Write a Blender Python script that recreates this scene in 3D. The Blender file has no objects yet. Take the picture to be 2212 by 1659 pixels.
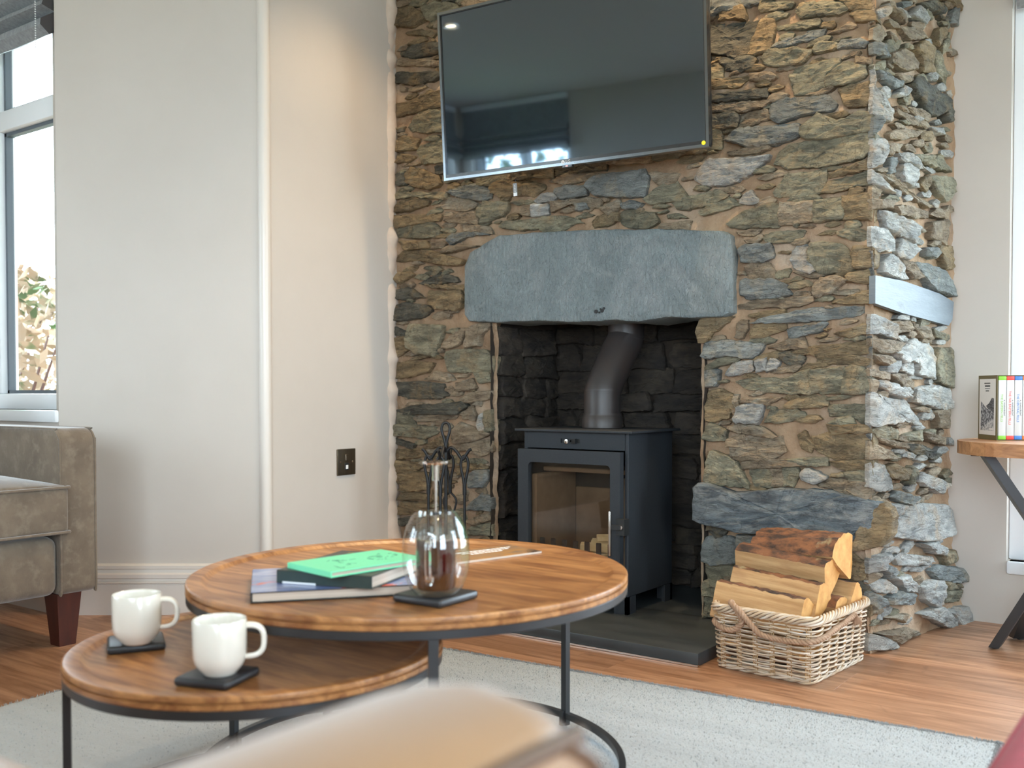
import bpy, bmesh, math, random
from mathutils import Vector, Matrix, noise
random.seed(7)
R = math.radians
PI = math.pi
SC = bpy.context.scene
COL = SC.collection

# ------------------------------------------------------------------ camera
FPX, CX, CY, YAW, PITCH, HC = 2121.0, 1150.0, 901.5, .6204, -.0242, .72
cd = bpy.data.cameras.new('camera')
cam = bpy.data.objects.new('camera', cd)
COL.objects.link(cam)
cam.location = (0, 0, HC)
cam.rotation_euler = (PI/2 + PITCH, 0, YAW)
cd.sensor_fit = 'HORIZONTAL'
cd.sensor_width = 36
cd.lens = FPX/2212*36
cd.shift_x = (1106-CX)/2212
cd.shift_y = (CY-829.5)/2212
cd.clip_start = .02
cd.dof.use_dof = True
cd.dof.focus_distance = 2.85
cd.dof.aperture_fstop = 4.0
SC.camera = cam

# ------------------------------------------------------------------ sky, exposure
W = bpy.data.worlds.new('overcast_sky')
SC.world = W
W.use_nodes = True
bg = W.node_tree.nodes['Background']
bg.inputs['Color'].default_value = (.75, .89, 1, 1)
bg.inputs['Strength'].default_value = 20.0
vs = SC.view_settings
vs.view_transform = 'Standard'
vs.look = 'None'
vs.gamma = 1
vs.use_curve_mapping = False
vs.exposure = 0.0
SC.cycles.use_denoising = True
SC.cycles.max_bounces = 10
SC.cycles.diffuse_bounces = 5
SC.cycles.transparent_max_bounces = 16
SC.cycles.sample_clamp_indirect = 6
SC.cycles.caustics_reflective = False

def portal(loc, rot, sx, sy):
    l = bpy.data.lights.new('window_portal', 'AREA')
    l.shape = 'RECTANGLE'
    l.size = sx
    l.size_y = sy
    l.cycles.is_portal = True
    o = bpy.data.objects.new('window_portal', l)
    COL.objects.link(o)
    o.location = loc
    o.rotation_euler = rot

# ------------------------------------------------------------------ camera maths: a pixel gives a direction
FW = Vector((-math.sin(YAW)*math.cos(PITCH), math.cos(YAW)*math.cos(PITCH), math.sin(PITCH)))
RT = Vector((math.cos(YAW), math.sin(YAW), 0))
UP = RT.cross(FW)
CAM = Vector((0, 0, HC))
def ray(u, v): return FW + RT*((u-CX)/FPX) - UP*((v-CY)/FPX)
def onz(u, v, z=0.):
    d = ray(u, v); return CAM + d*((z-HC)/d.z)
def ony(u, v, y):
    d = ray(u, v); return CAM + d*(y/d.y)
def onplane(u, v, p, n):
    d = ray(u, v); return CAM + d*((p-CAM).dot(n)/d.dot(n))

# ------------------------------------------------------------------ materials
def _n(nt, t, **k):
    n = nt.nodes.new(t)
    for a, b in k.items():
        if a.startswith('_'):
            setattr(n, a[1:], b)
        else:
            n.inputs[a.replace('__', ' ')].default_value = b
    return n
def c4(c): return (c[0], c[1], c[2], 1)
def M(name, c1, c2=None, rough=.5, metal=0, scale=8, stretch=(1, 1, 1), rot=(0, 0, 0), detail=6, lo=.35, hi=.65,
      c3=None, scale3=3, lo3=.5, hi3=.7, bump=0, bscale=None, bstretch=None, bdist=.002, rnd=0, spec=.5, sheen=0, coat=0,
      world=False, distort=0, rvar=0, bump2=None, crack=0):
    m = bpy.data.materials.new(name)
    m.use_nodes = True
    nt = m.node_tree
    L = nt.links.new
    p = nt.nodes['Principled BSDF']
    p.inputs['Roughness'].default_value = rough
    p.inputs['Metallic'].default_value = metal
    p.inputs['Specular IOR Level'].default_value = spec
    p.inputs['Base Color'].default_value = c4(c1)
    if sheen:
        p.inputs['Sheen Weight'].default_value = sheen
        p.inputs['Sheen Roughness'].default_value = .45
    if coat:
        p.inputs['Coat Weight'].default_value = coat
        p.inputs['Coat Roughness'].default_value = .12
    if world:
        src = nt.nodes.new('ShaderNodeNewGeometry').outputs['Position']
    else:
        src = nt.nodes.new('ShaderNodeTexCoord').outputs['Object']
    if rnd:
        oi = nt.nodes.new('ShaderNodeObjectInfo')
        ad = nt.nodes.new('ShaderNodeVectorMath'); ad.operation = 'MULTIPLY_ADD'
        L(oi.outputs['Random'], ad.inputs[0]); ad.inputs[1].default_value = (13, 7, 29); L(src, ad.inputs[2])
        src = ad.outputs[0]
    def nz(sc, st, det, rt=(0, 0, 0)):
        mp = _n(nt, 'ShaderNodeMapping', Scale=st, Rotation=rt)
        L(src, mp.inputs['Vector'])
        t = _n(nt, 'ShaderNodeTexNoise', Scale=sc, Detail=det, Roughness=.6, Distortion=distort)
        L(mp.outputs[0], t.inputs['Vector'])
        return t.outputs['Fac']
    def mr(f, a, b):
        r = _n(nt, 'ShaderNodeMapRange'); r.inputs['From Min'].default_value = a; r.inputs['From Max'].default_value = b
        L(f, r.inputs['Value']); return r.outputs['Result']
    def mix(f, a, b):
        x = nt.nodes.new('ShaderNodeMix'); x.data_type = 'RGBA'
        L(f, x.inputs['Factor'])
        for s, v in ((x.inputs['A'], a), (x.inputs['B'], b)):
            if isinstance(v, tuple): s.default_value = v
            else: L(v, s)
        return x.outputs['Result']
    out = None
    if c2 is not None:
        f1 = nz(scale, stretch, detail, rot)
        out = mix(mr(f1, lo, hi), c4(c1), c4(c2))
        if rvar:
            r = _n(nt, 'ShaderNodeMapRange'); r.inputs['To Min'].default_value = rough-rvar; r.inputs['To Max'].default_value = rough+rvar
            L(f1, r.inputs['Value']); L(r.outputs['Result'], p.inputs['Roughness'])
    if c3 is not None:
        out = mix(mr(nz(scale3, (1, 1, 1), 4), lo3, hi3), out if out is not None else c4(c1), c4(c3))
    if crack:                                   # thin dark fissures along wandering lines
        def ridge(sc, st, wd):
            q = nz(sc, st, 3)
            a_ = nt.nodes.new('ShaderNodeMath'); a_.operation = 'SUBTRACT'; L(q, a_.inputs[0]); a_.inputs[1].default_value = .5
            b_ = nt.nodes.new('ShaderNodeMath'); b_.operation = 'ABSOLUTE'; L(a_.outputs[0], b_.inputs[0])
            r_ = _n(nt, 'ShaderNodeMapRange'); r_.inputs['From Min'].default_value = 0; r_.inputs['From Max'].default_value = wd; r_.inputs['To Min'].default_value = crack; r_.inputs['To Max'].default_value = 0
            L(b_.outputs[0], r_.inputs['Value']); return r_.outputs['Result']
        dk = (c2[0]*.35, c2[1]*.32, c2[2]*.3, 1)
        out = mix(ridge(6, (1, 1, 5), .020), out, dk)
        out = mix(ridge(4, (2.2, 2.2, 1.2), .008), out, dk)
    if rnd:
        h = nt.nodes.new('ShaderNodeHueSaturation')
        r = _n(nt, 'ShaderNodeMapRange'); r.inputs['To Min'].default_value = 1-rnd; r.inputs['To Max'].default_value = 1+rnd
        L(oi.outputs['Random'], r.inputs['Value']); L(r.outputs['Result'], h.inputs['Value'])
        if out is None: h.inputs['Color'].default_value = c4(c1)
        else: L(out, h.inputs['Color'])
        out = h.outputs['Color']
    if out is not None: L(out, p.inputs['Base Color'])
    if bump:
        b = _n(nt, 'ShaderNodeBump', Strength=bump, Distance=bdist)
        L(nz(bscale or scale, bstretch or stretch, 8, rot), b.inputs['Height'])
        if bump2:
            b2 = _n(nt, 'ShaderNodeBump', Strength=1, Distance=bump2[1])
            L(nz(bump2[0], bump2[2], 6, rot), b2.inputs['Height']); L(b.outputs[0], b2.inputs['Normal']); b = b2
        L(b.outputs[0], p.inputs['Normal'])
    return m
def emit(name, col, s):
    m = bpy.data.materials.new(name); m.use_nodes = True
    p = m.node_tree.nodes['Principled BSDF']
    p.inputs['Emission Color'].default_value = c4(col); p.inputs['Emission Strength'].default_value = s
    return m
def pane_mat(name, tint=(1, 1, 1), ior=1.45, rough=0.0):
    m = bpy.data.materials.new(name); m.use_nodes = True
    nt = m.node_tree; nt.nodes.clear()
    o = nt.nodes.new('ShaderNodeOutputMaterial'); x = nt.nodes.new('ShaderNodeMixShader')
    t = nt.nodes.new('ShaderNodeBsdfTransparent'); g = nt.nodes.new('ShaderNodeBsdfGlossy'); w = nt.nodes.new('ShaderNodeLayerWeight')
    t.inputs['Color'].default_value = c4(tint); g.inputs['Roughness'].default_value = rough
    L = nt.links.new
    pw_ = nt.nodes.new('ShaderNodeMath'); pw_.operation = 'POWER'; pw_.inputs[1].default_value = 5
    f = nt.nodes.new('ShaderNodeMath'); f.operation = 'MULTIPLY_ADD'; f.inputs[1].default_value = .9; f.inputs[2].default_value = .045*(ior/1.45)**3
    L(w.outputs['Facing'], pw_.inputs[0]); L(pw_.outputs[0], f.inputs[0])
    L(f.outputs[0], x.inputs[0]); L(t.outputs[0], x.inputs[1]); L(g.outputs[0], x.inputs[2]); L(x.outputs[0], o.inputs[0])
    return m
def glass_mat(name, col, rough=0, ior=1.45):
    m = bpy.data.materials.new(name); m.use_nodes = True
    p = m.node_tree.nodes['Principled BSDF']
    p.inputs['Base Color'].default_value = c4(col); p.inputs['Transmission Weight'].default_value = 1
    p.inputs['Roughness'].default_value = rough; p.inputs['IOR'].default_value = ior
    return m

ST = {}
for k, a, b, s in (('g', (.39, .35, .24), (.17, .155, .11), (.42, .31, .18)), ('b', (.34, .355, .335), (.15, .16, .155), (.38, .33, .25)), ('c', (.25, .285, .30), (.085, .10, .115), (.34, .35, .34)),
                   ('d', (.19, .175, .135), (.075, .072, .06), (.27, .195, .11)), ('o', (.42, .30, .165), (.18, .13, .075), (.30, .24, .15)),
                   ('t', (.48, .37, .25), (.22, .16, .105), (.40, .35, .27)), ('w', (.62, .60, .55), (.31, .31, .295), (.55, .44, .33))):
    ST[k] = M('stone_'+k, a, b, rough=.72, scale=11, stretch=(1, 1, 3.4), c3=s, scale3=13, lo3=.52, hi3=.70, bump=1, bscale=26, lo=.36, hi=.66,
              bstretch=(1, 1, 3.2), bdist=.022, rnd=.16, world=True, distort=.8, detail=12, spec=.4, bump2=(95, .008, (1, 1, 2.2)), crack=.42)
SOOT = M('sooty_stone', (.052, .038, .027), (.017, .013, .011), rough=.8, scale=10, stretch=(1, 1, 3), c3=(.10, .075, .05), scale3=6, lo3=.55, hi3=.75,
         bump=1, bscale=22, bdist=.012, world=True, rnd=.3)
SOOTM = M('sooty_mortar', (.05, .035, .024), (.022, .017, .013), rough=.95, scale=14, bump=.8, bscale=40, bdist=.006, world=True)
MORT = M('sandy_mortar', (.44, .30, .19), (.29, .18, .108), rough=.95, scale=9, c3=(.52, .41, .31), scale3=4, lo3=.5, hi3=.75, detail=10, bump=1,
         bscale=45, bdist=.012, world=True, spec=.2)
PAINT = M('wall_paint', (.60, .545, .49), (.575, .52, .465), rough=.85, scale=3, bump=.25, bscale=18, bstretch=(1, 1, .25), bdist=.002, world=True, spec=.3)
CEILP = M('ceiling_paint', (.8, .8, .79), rough=.9)
GLOSSW = M('white_gloss_paint', (.72, .66, .60), rough=.28)
UPVC = M('white_upvc', (.86, .88, .9), rough=.3)
GASKET = M('grey_gasket', (.10, .12, .14), rough=.5)
PANE = pane_mat('window_glass', (.97, .99, 1))
PLANK = M('oak_plank', (.48, .26, .15), (.23, .105, .052), rough=.34, scale=4, stretch=(.6, 6.5, 6.5), c3=(.15, .065, .033), scale3=6, lo3=.62, hi3=.80, rnd=.2, lo=.34, hi=.66,
          bump=.15, bscale=12, bstretch=(.5, 9, 9), bdist=.001, distort=1.6, detail=9, rvar=.1)
SUB = M('dark_underfloor', (.03, .018, .012), rough=.9)
RUG = M('grey_rug', (.53, .555, .565), (.38, .405, .42), rough=.97, scale=2.2, stretch=(.25, 5, 1), lo=.3, hi=.75, c3=(.45, .46, .455), scale3=160, lo3=.4, hi3=.7,
        bump=1, bscale=230, bstretch=(1, 1, 1), bdist=.006, sheen=.3)
WOOD = M('table_acacia', (.50, .235, .085), (.215, .08, .027), lo=.36, hi=.64, rough=.32, scale=4.5, stretch=(1.1, 9, 5), rot=(0, 0, R(28)), c3=(.20, .075, .028), scale3=5, lo3=.6, hi3=.85,
         bump=.12, bscale=20, bstretch=(1, 9, 4), bdist=.001, distort=1.2, detail=8, rvar=.06)
WOODS = M('side_table_wood', (.50, .26, .12), (.27, .12, .05), rough=.4, scale=5, stretch=(1, 6, 6), distort=1.5, detail=8, rnd=.2)
IRON = M('gunmetal_steel', (.055, .057, .06), rough=.38, metal=.6)
BLACKM = M('matt_black_iron', (.012, .012, .013), rough=.45, metal=.2)
STOVE = M('stove_paint', (.030, .034, .039), (.025, .028, .033), spec=.3, rough=.55, scale=300, detail=2, bump=.1, bscale=400, bdist=.0005)
PIPE = M('flue_paint', (.032, .030, .031), (.045, .034, .03), rough=.42, scale=6, c3=(.07, .035, .025), scale3=5, lo3=.6, hi3=.8)
STEEL = M('brushed_steel', (.62, .58, .54), rough=.22, metal=1)
CHROME = M('chrome', (.85, .85, .85), rough=.08, metal=1)
BRASS = M('pewter_plate', (.20, .165, .12), (.16, .13, .095), rough=.35, metal=.9, scale=60, stretch=(1, 1, .05))
SLATE = M('lintel_slate', (.285, .335, .34), (.215, .255, .262), rough=.62, scale=5, c3=(.33, .36, .36), scale3=9, bump=1, bscale=38, bstretch=(1.8, 1, .8), bdist=.014, bump2=(85, .010, (1.2, 1, .8)), world=True, distort=1.1)
SHELF = M('cut_slate', (.155, .18, .20), (.12, .14, .16), rough=.5, scale=5, stretch=(1, 1, 6), bump=.3, bscale=30, bdist=.004, c3=(.10, .11, .12), scale3=14, lo3=.68, hi3=.74)
HEARTH = M('hearth_slate', (.036, .043, .047), (.055, .062, .066), rough=.42, scale=4, stretch=(1, 3, 1), c3=(.3, .3, .3), scale3=75, lo3=.735, hi3=.76, bump=.2, bscale=15, bdist=.002, rvar=.12)
BRICK = M('fire_brick', (.25, .185, .13), (.17, .12, .085), rough=.9, scale=6, bump=.3, bscale=60, bdist=.002)
SPLIT = M('pale_kindling', (.86, .74, .50), (.74, .58, .34), rough=.7, scale=10, stretch=(1, 10, 10), rnd=.1)
CUT = M('split_log', (.60, .37, .175), (.40, .215, .085), rough=.7, scale=9, stretch=(.6, 8, 8), c3=(.34, .18, .08), scale3=5, lo3=.58, hi3=.8, bump=.4, bscale=14, bstretch=(.5, 9, 9), bdist=.003, rnd=.12)
LOGEND = M('log_end_grain', (.66, .35, .11), (.50, .23, .06), rough=.75, scale=30, bump=.3, bscale=60, bdist=.002, rnd=.1)
BARK = M('log_bark', (.24, .10, .045), (.05, .03, .022), rough=.9, lo=.4, hi=.6, scale=34, stretch=(.5, 1, 1), c3=(.32, .25, .14), scale3=16, lo3=.64, hi3=.74, bump=1, bscale=34, bstretch=(.5, 1, 1), bdist=.02, rnd=.2)
WICK = M('washed_wicker', (.60, .46, .32), (.40, .275, .17), rough=.6, scale=22, c3=(.72, .64, .55), scale3=13, lo3=.45, hi3=.75, rnd=.15, bump=.3, bscale=80, bdist=.001)
STAKE = M('wicker_stake', (.42, .26, .12), (.30, .17, .075), rough=.6, scale=30)
ROPE = M('hemp_rope', (.46, .30, .20), (.33, .20, .12), rough=.9, scale=60, bump=.7, bscale=180, bdist=.002)
FABR = M('taupe_chenille', (.185, .138, .096), (.13, .095, .066), rough=.9, scale=12, bump=.5, bscale=260, bstretch=(1, 1, .4), bdist=.001, sheen=.5, c3=(.215, .168, .122), scale3=30)
MAHOG = M('mahogany_leg', (.075, .018, .011), (.05, .012, .008), rough=.3, scale=8, stretch=(6, 6, 1))
LEATH = M('tan_leather', (.335, .180, .078), (.28, .145, .06), rough=.38, scale=5, bump=.15, bscale=120, bdist=.001, sheen=.3)
PIPING = M('brown_piping', (.11, .06, .032), rough=.5)
REDF = M('crimson_fabric', (.36, .014, .032), (.29, .010, .024), rough=.8, scale=30, bump=.3, bscale=200, bdist=.001, sheen=.1, spec=.3)
CERAM = M('cream_glaze', (.80, .755, .67), rough=.12, coat=.6)
COAST = M('black_coaster', (.020, .020, .022), (.028, .028, .031), rough=.38, scale=20, stretch=(1, 8, 1))
GLASS = pane_mat('pot_glass', (.975, .99, .985), 2.0)
GLASSH = glass_mat('handle_glass', (1, 1, 1))
COFFEE = M('black_coffee', (.035, .008, .004), rough=.06)
TVB = M('tv_bezel', (.02, .021, .023), rough=.22, coat=.5)
TVS = M('tv_screen', (.165, .205, .255), rough=.035, metal=1)
TVG = M('tv_gloss_edge', (.25, .27, .29), rough=.2, metal=1)
WHITE = M('white_print', (.85, .85, .85), rough=.6)
BLACK = M('black_print', (.015, .015, .015), rough=.6)
YELL = M('yellow_sticker', (.85, .7, .02), rough=.5)
PAGES = M('book_pages', (.62, .52, .43), (.48, .38, .30), rough=.85, scale=2, stretch=(1, 1, 400))
BLIND = M('grey_blind', (.33, .345, .36), (.24, .25, .265), rough=.9, scale=90, stretch=(1, 1, .6), bump=.5, bscale=300, bdist=.001)
BLINDD = M('dark_blind_lining', (.06, .055, .055), rough=.9)
PLAST = M('ragged_plaster', (.66, .55, .46), (.58, .46, .37), rough=.9, scale=14, bump=.5, bscale=30, bdist=.004, world=True)
LEAF = M('hedge_leaf', (.34, .27, .20), (.36, .22, .13), rough=.8, scale=3, c3=(.05, .10, .02), scale3=2, lo3=.6, hi3=.65, rnd=.1)
LEAFG = M('green_leaf', (.10, .20, .035), (.05, .11, .02), rough=.8, scale=3, rnd=.1)
GRASS = M('lawn_grass', (.09, .13, .04), (.06, .09, .03), rough=.95, scale=2)

# ------------------------------------------------------------------ geometry helpers
class G:
    def __init__(s): s.v = []; s.f = []; s.m = []
    def add(s, v, f, mi=0, X=None):
        k = len(s.v)
        s.v += [(X @ Vector(p)) if X is not None else Vector(p) for p in v]
        s.f += [tuple(i+k for i in q) for q in f]; s.m += [mi]*len(f)
        return s
    def box(s, lo, hi, mi=0, X=None):
        a, b = lo, hi
        v = [(x, y, z) for z in (a[2], b[2]) for y in (a[1], b[1]) for x in (a[0], b[0])]
        return s.add(v, [(0, 2, 3, 1), (4, 5, 7, 6), (0, 1, 5, 4), (2, 6, 7, 3), (0, 4, 6, 2), (1, 3, 7, 5)], mi, X)
    def rbox(s, lo, hi, r, seg=2, mi=0, X=None):
        bm = bmesh.new(); bmesh.ops.create_cube(bm, size=1)
        for v in bm.verts:
            v.co = Vector([lo[i]+(hi[i]-lo[i])*(v.co[i]+.5) for i in range(3)])
        bmesh.ops.bevel(bm, geom=list(bm.edges), offset=r, segments=seg, profile=.5, affect='EDGES')
        bm.verts.index_update()
        s.add([v.co.copy() for v in bm.verts], [[v.index for v in f.verts] for f in bm.faces], mi, X); bm.free()
        return s
    def tube(s, path, r, n=6, closed=False, mi=0, X=None, cap=True, flat=1):
        P = [Vector(p) for p in path]; N = len(P); v = []; f = []
        rr = r if isinstance(r, (list, tuple)) else [r]*N
        t0 = (P[1]-P[0]).normalized(); a = t0.orthogonal().normalized()
        for i in range(N):
            if closed: t = (P[(i+1) % N]-P[i-1]).normalized()
            else: t = (P[min(i+1, N-1)]-P[max(i-1, 0)]).normalized()
            a = (a-t*a.dot(t))
            a = a.normalized() if a.length > 1e-6 else t.orthogonal().normalized()
            b = t.cross(a)
            for k in range(n):
                w = 2*PI*k/n; v.append(P[i]+(a*math.cos(w)+b*math.sin(w)*flat)*rr[i])
        for i in range(N if closed else N-1):
            j = (i+1) % N
            for k in range(n):
                f.append((i*n+k, i*n+(k+1) % n, j*n+(k+1) % n, j*n+k))
        if cap and not closed:
            f.append(tuple(range(n-1, -1, -1))); f.append(tuple((N-1)*n+k for k in range(n)))
        return s.add(v, f, mi, X)
    def lathe(s, prof, n=48, mi=0, X=None, arc=None):
        v = []; f = []; m = len(prof)
        for k in range(n):
            w = 2*PI*k/n
            for r, z in prof: v.append((r*math.cos(w), r*math.sin(w), z))
        for k in range(n):
            j = (k+1) % n
            for i in range(m-1):
                q = [k*m+i, j*m+i, j*m+i+1, k*m+i+1]
                if prof[i][0] < 1e-7: q.pop(1)
                elif prof[i+1][0] < 1e-7: q.pop(2)
                f.append(tuple(q))
        return s.add(v, f, mi, X)
    def prism(s, poly, a, b, axis='z', mi=0, X=None):
        n = len(poly)
        def P(u, w, h): return {'z': (u, w, h), 'y': (u, h, w), 'x': (h, u, w)}[axis]
        v = [P(u, w, a) for u, w in poly]+[P(u, w, b) for u, w in poly]
        f = [tuple(range(n-1, -1, -1)), tuple(range(n, 2*n))]+[(i, (i+1) % n, n+(i+1) % n, n+i) for i in range(n)]
        return s.add(v, f, mi, X)
    def obj(s, name, mat, parent=None, smooth=None, loc=None, rot=None, clean=True):
        me = bpy.data.meshes.new(name)
        me.from_pydata([tuple(p) for p in s.v], [], s.f)
        for q in (mat if isinstance(mat, (list, tuple)) else [mat]): me.materials.append(q)
        me.polygons.foreach_set('material_index', s.m)
        if clean:
            bm = bmesh.new(); bm.from_mesh(me)
            bmesh.ops.remove_doubles(bm, verts=bm.verts, dist=1e-6)
            bmesh.ops.recalc_face_normals(bm, faces=bm.faces); bm.to_mesh(me); bm.free()
        if smooth is not None:
            me.polygons.foreach_set('use_smooth', [True]*len(me.polygons))
            if smooth < 180: me.set_sharp_from_angle(angle=R(smooth))
        me.update()
        o = bpy.data.objects.new(name, me); COL.objects.link(o)
        if parent: o.parent = parent
        if loc: o.location = loc
        if rot: o.rotation_euler = rot
        return o
def tag(o, label=None, cat=None, group=None, kind=None):
    if label: o['label'] = label
    if cat: o['category'] = cat
    if group: o['group'] = group
    if kind: o['kind'] = kind
    return o
def thing(name, label, cat, loc=(0, 0, 0), rz=0, group=None):
    o = bpy.data.objects.new(name, None); COL.objects.link(o); o.empty_display_size = .05
    o.location = loc; o.rotation_euler = (0, 0, rz)
    return tag(o, label, cat, group)
def struct(o): o['kind'] = 'structure'; return o
def sempty(name, loc=(0, 0, 0), rz=0):
    o = bpy.data.objects.new(name, None); COL.objects.link(o); o.location = loc; o.rotation_euler = (0, 0, rz); o.empty_display_size = .05
    return struct(o)
def text(name, s, size, mat, parent, X, align='CENTER', ext=.0002):
    cu = bpy.data.curves.new(name, 'FONT'); cu.body = s; cu.size = size; cu.align_x = align; cu.align_y = 'CENTER'; cu.extrude = ext
    cu.resolution_u = 2
    t = bpy.data.objects.new(name+'_c', cu); COL.objects.link(t)
    me = bpy.data.meshes.new_from_object(t.evaluated_get(bpy.context.evaluated_depsgraph_get()))
    bpy.data.objects.remove(t); bpy.data.curves.remove(cu)
    me.transform(X); me.materials.clear(); me.materials.append(mat); me.name = name
    o = bpy.data.objects.new(name, me); COL.objects.link(o); o.parent = parent
    return o
def frame(o, x, y, z):            # matrix with columns
    m = Matrix.Identity(4)
    for i, a in enumerate((x, y, z)):
        for k in range(3): m[k][i] = a[k]
    for k in range(3): m[k][3] = o[k]
    return m
def nz(p, s=1.): return noise.noise(Vector(p)*s)

# ================================================================== ROOM SHELL
ZC = 2.45
YF = 2.745                         # mortar face of the chimney breast
XL, XR_, YB = -4.3, 2.3, -1.7
SA, SB = Vector((-3.105, 1.70, 0)), Vector((-2.56, 2.095, 0))     # splayed wall
SD = Vector((-2.608, 2.80, 0))                                    # side wall end
BC, BD = Vector((-.815, 2.735, 0)), Vector((-.722, 3.345, 0))     # chimney breast side
YA = 3.335

# floor with planks
g = G().box((XL-.2, YB-.2, -.06), (XR_+.2, 3.6, -.013))
floor = struct(g.obj('floor', SUB))
pw, pl = .178, 1.25
meshes = {}
for row in range(int((3.45-YB)/pw)+1):
    y0 = 3.42-(row+1)*pw
    off = (row*.437) % 1
    k = 0
    x = XL-off*pl
    while x < XR_:
        a, b = max(x, XL), min(x+pl, XR_)
        if b-a > .05:
            key = round(b-a, 3)
            if key not in meshes:
                gg = G(); h = .012; w2 = (b-a)/2-.0001; d = pw/2-.0002; bv = .0001
                v = [(-w2, -d, -h), (w2, -d, -h), (w2, d, -h), (-w2, d, -h), (-w2, -d, -bv), (w2, -d, -bv), (w2, d, -bv), (-w2, d, -bv),
                     (-w2+bv, -d+bv, 0), (w2-bv, -d+bv, 0), (w2-bv, d-bv, 0), (-w2+bv, d-bv, 0)]
                f = [(8, 9, 10, 11)]+[(i, (i+1) % 4, 4+(i+1) % 4, 4+i) for i in range(4)]+[(4+i, 4+(i+1) % 4, 8+(i+1) % 4, 8+i) for i in range(4)]
                gg.add(v, f); meshes[key] = gg.obj('plank', PLANK, floor); o = meshes[key]
            else:
                o = meshes[key].copy(); COL.objects.link(o)
            o.location = ((a+b)/2, y0+pw/2, 0)
        x += pl

struct(G().box((XL-.3, YB-.3, ZC), (XR_+.3, 3.8, ZC+.1)).obj('ceiling', CEILP))

def wallseg(name, p, q, out, th=.28, holes=(), mat=PAINT, z1=ZC):
    """wall between plan points p and q, thickened towards `out`; holes = (s0,s1,z0,z1) along it"""
    p = Vector((p[0], p[1], 0)); q = Vector((q[0], q[1], 0)); d = q-p; Ln = d.length; d.normalize(); n = Vector((out[0], out[1], 0)).normalized()
    X = frame(p, d, n, (0, 0, 1)); gg = G(); s = 0
    for (a, b, c, e) in sorted(holes):
        gg.box((s, 0, -.02), (a, th, z1), X=X)
        if c > 0: gg.box((a, 0, -.02), (b, th, c), X=X)
        gg.box((a, 0, e), (b, th, z1), X=X); s = b
    gg.box((s, 0, -.02), (Ln, th, z1), X=X)
    return struct(gg.obj(name, mat))
WZ0, WZ1 = .665, 2.28
wallseg('wall_window', (XL, 1.70), (-3.105, 1.70), (0, 1), holes=[(.15, 1.195, WZ0, WZ1)])
sn = Vector((SB.y-SA.y, -(SB.x-SA.x), 0)).normalized()
# splayed piece with a rounded outer corner, side wall behind it
gg = G()
r = .035
d1 = (SB-SA).normalized(); d2 = (SD-SB).normalized()
ang = math.atan2(d2.y, d2.x)-math.atan2(d1.y, d1.x)
n1 = Vector((-d1.y, d1.x, 0)); cen = SB-d1*(r*math.tan(ang/2))+n1*r
arcp = []
for k in range(9):
    a = math.atan2(-n1.y, -n1.x)+ang*k/8
    arcp.append(cen+Vector((math.cos(a), math.sin(a), 0))*r)
pts = [SA]+arcp+[SD, SD+Vector((-.5, .1, 0)), SA+Vector((-.05, .9, 0)), SA+Vector((-.05, .02, 0))]
gg.prism([(p.x, p.y) for p in pts], -.02, ZC)
wall_left = struct(gg.obj('wall_left', PAINT, smooth=30))
cb = SB+(-n1-Vector((-d2.y, d2.x, 0))).normalized()*-.012
struct(G().tube([(cb.x, cb.y, .16), (cb.x, cb.y, ZC)], .021, 24).obj('trim_1', GLOSSW, smooth=60))
wallseg('wall_alcove', (-.80, YA), (XR_, YA), (0, 1), holes=[(.23, 2.03, .2, 2.28)])
wallseg('wall_right', (XR_, YA), (XR_, YB), (1, 0), holes=[(.15, 1.25, .4, 2.25), (3.1, 4.5, .55, 2.25)])  # both openings hold unseen windows added for light
wallseg('wall_rear', (XR_, YB), (XL, YB), (0, -1), holes=[(.7, 2.9, .5, 2.25), (5.65, 6.5, .75, 2.36)])  # the wide opening holds an added window
wallseg('wall_far_left', (XL, YB), (XL, 1.70), (-1, 0), holes=[(.1, 1.3, .75, 2.36)])

# baseboard: moulded profile swept along the left walls
prof = [(0, 0), (.016, 0), (.016, .098), (.013, .101), (.019, .104), (.019, .108), (.014, .110), (.012, .118), (.019, .121), (.019, .133), (.012, .137), (.010, .148),
        (.014, .151), (.014, .160), (.006, .166), (0, .166)]
path = [Vector((XL, 1.70, 0)), SA, SB, Vector((-2.603, 2.74, 0))]
gg = G(); rings = []
for i, p in enumerate(path):
    ns = []
    for a, b in ((i-1, i), (i, i+1)):
        if 0 <= a and b < len(path):
            d = (path[b]-path[a]).normalized(); ns.append(Vector((d.y, -d.x, 0)))
    n = sum(ns, Vector()).normalized(); sc = 1/max(.3, n.dot(ns[0]))
    rings.append([p+n*(o*sc)+Vector((0, 0, z)) for o, z in prof])
m = len(prof)
gg.add([q for rg in rings for q in rg], [(i*m+k, (i+1)*m+k, (i+1)*m+k+1, i*m+k+1) for i in range(len(path)-1) for k in range(m-1)])
struct(gg.obj('baseboard_left', GLOSSW, smooth=25))

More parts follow.
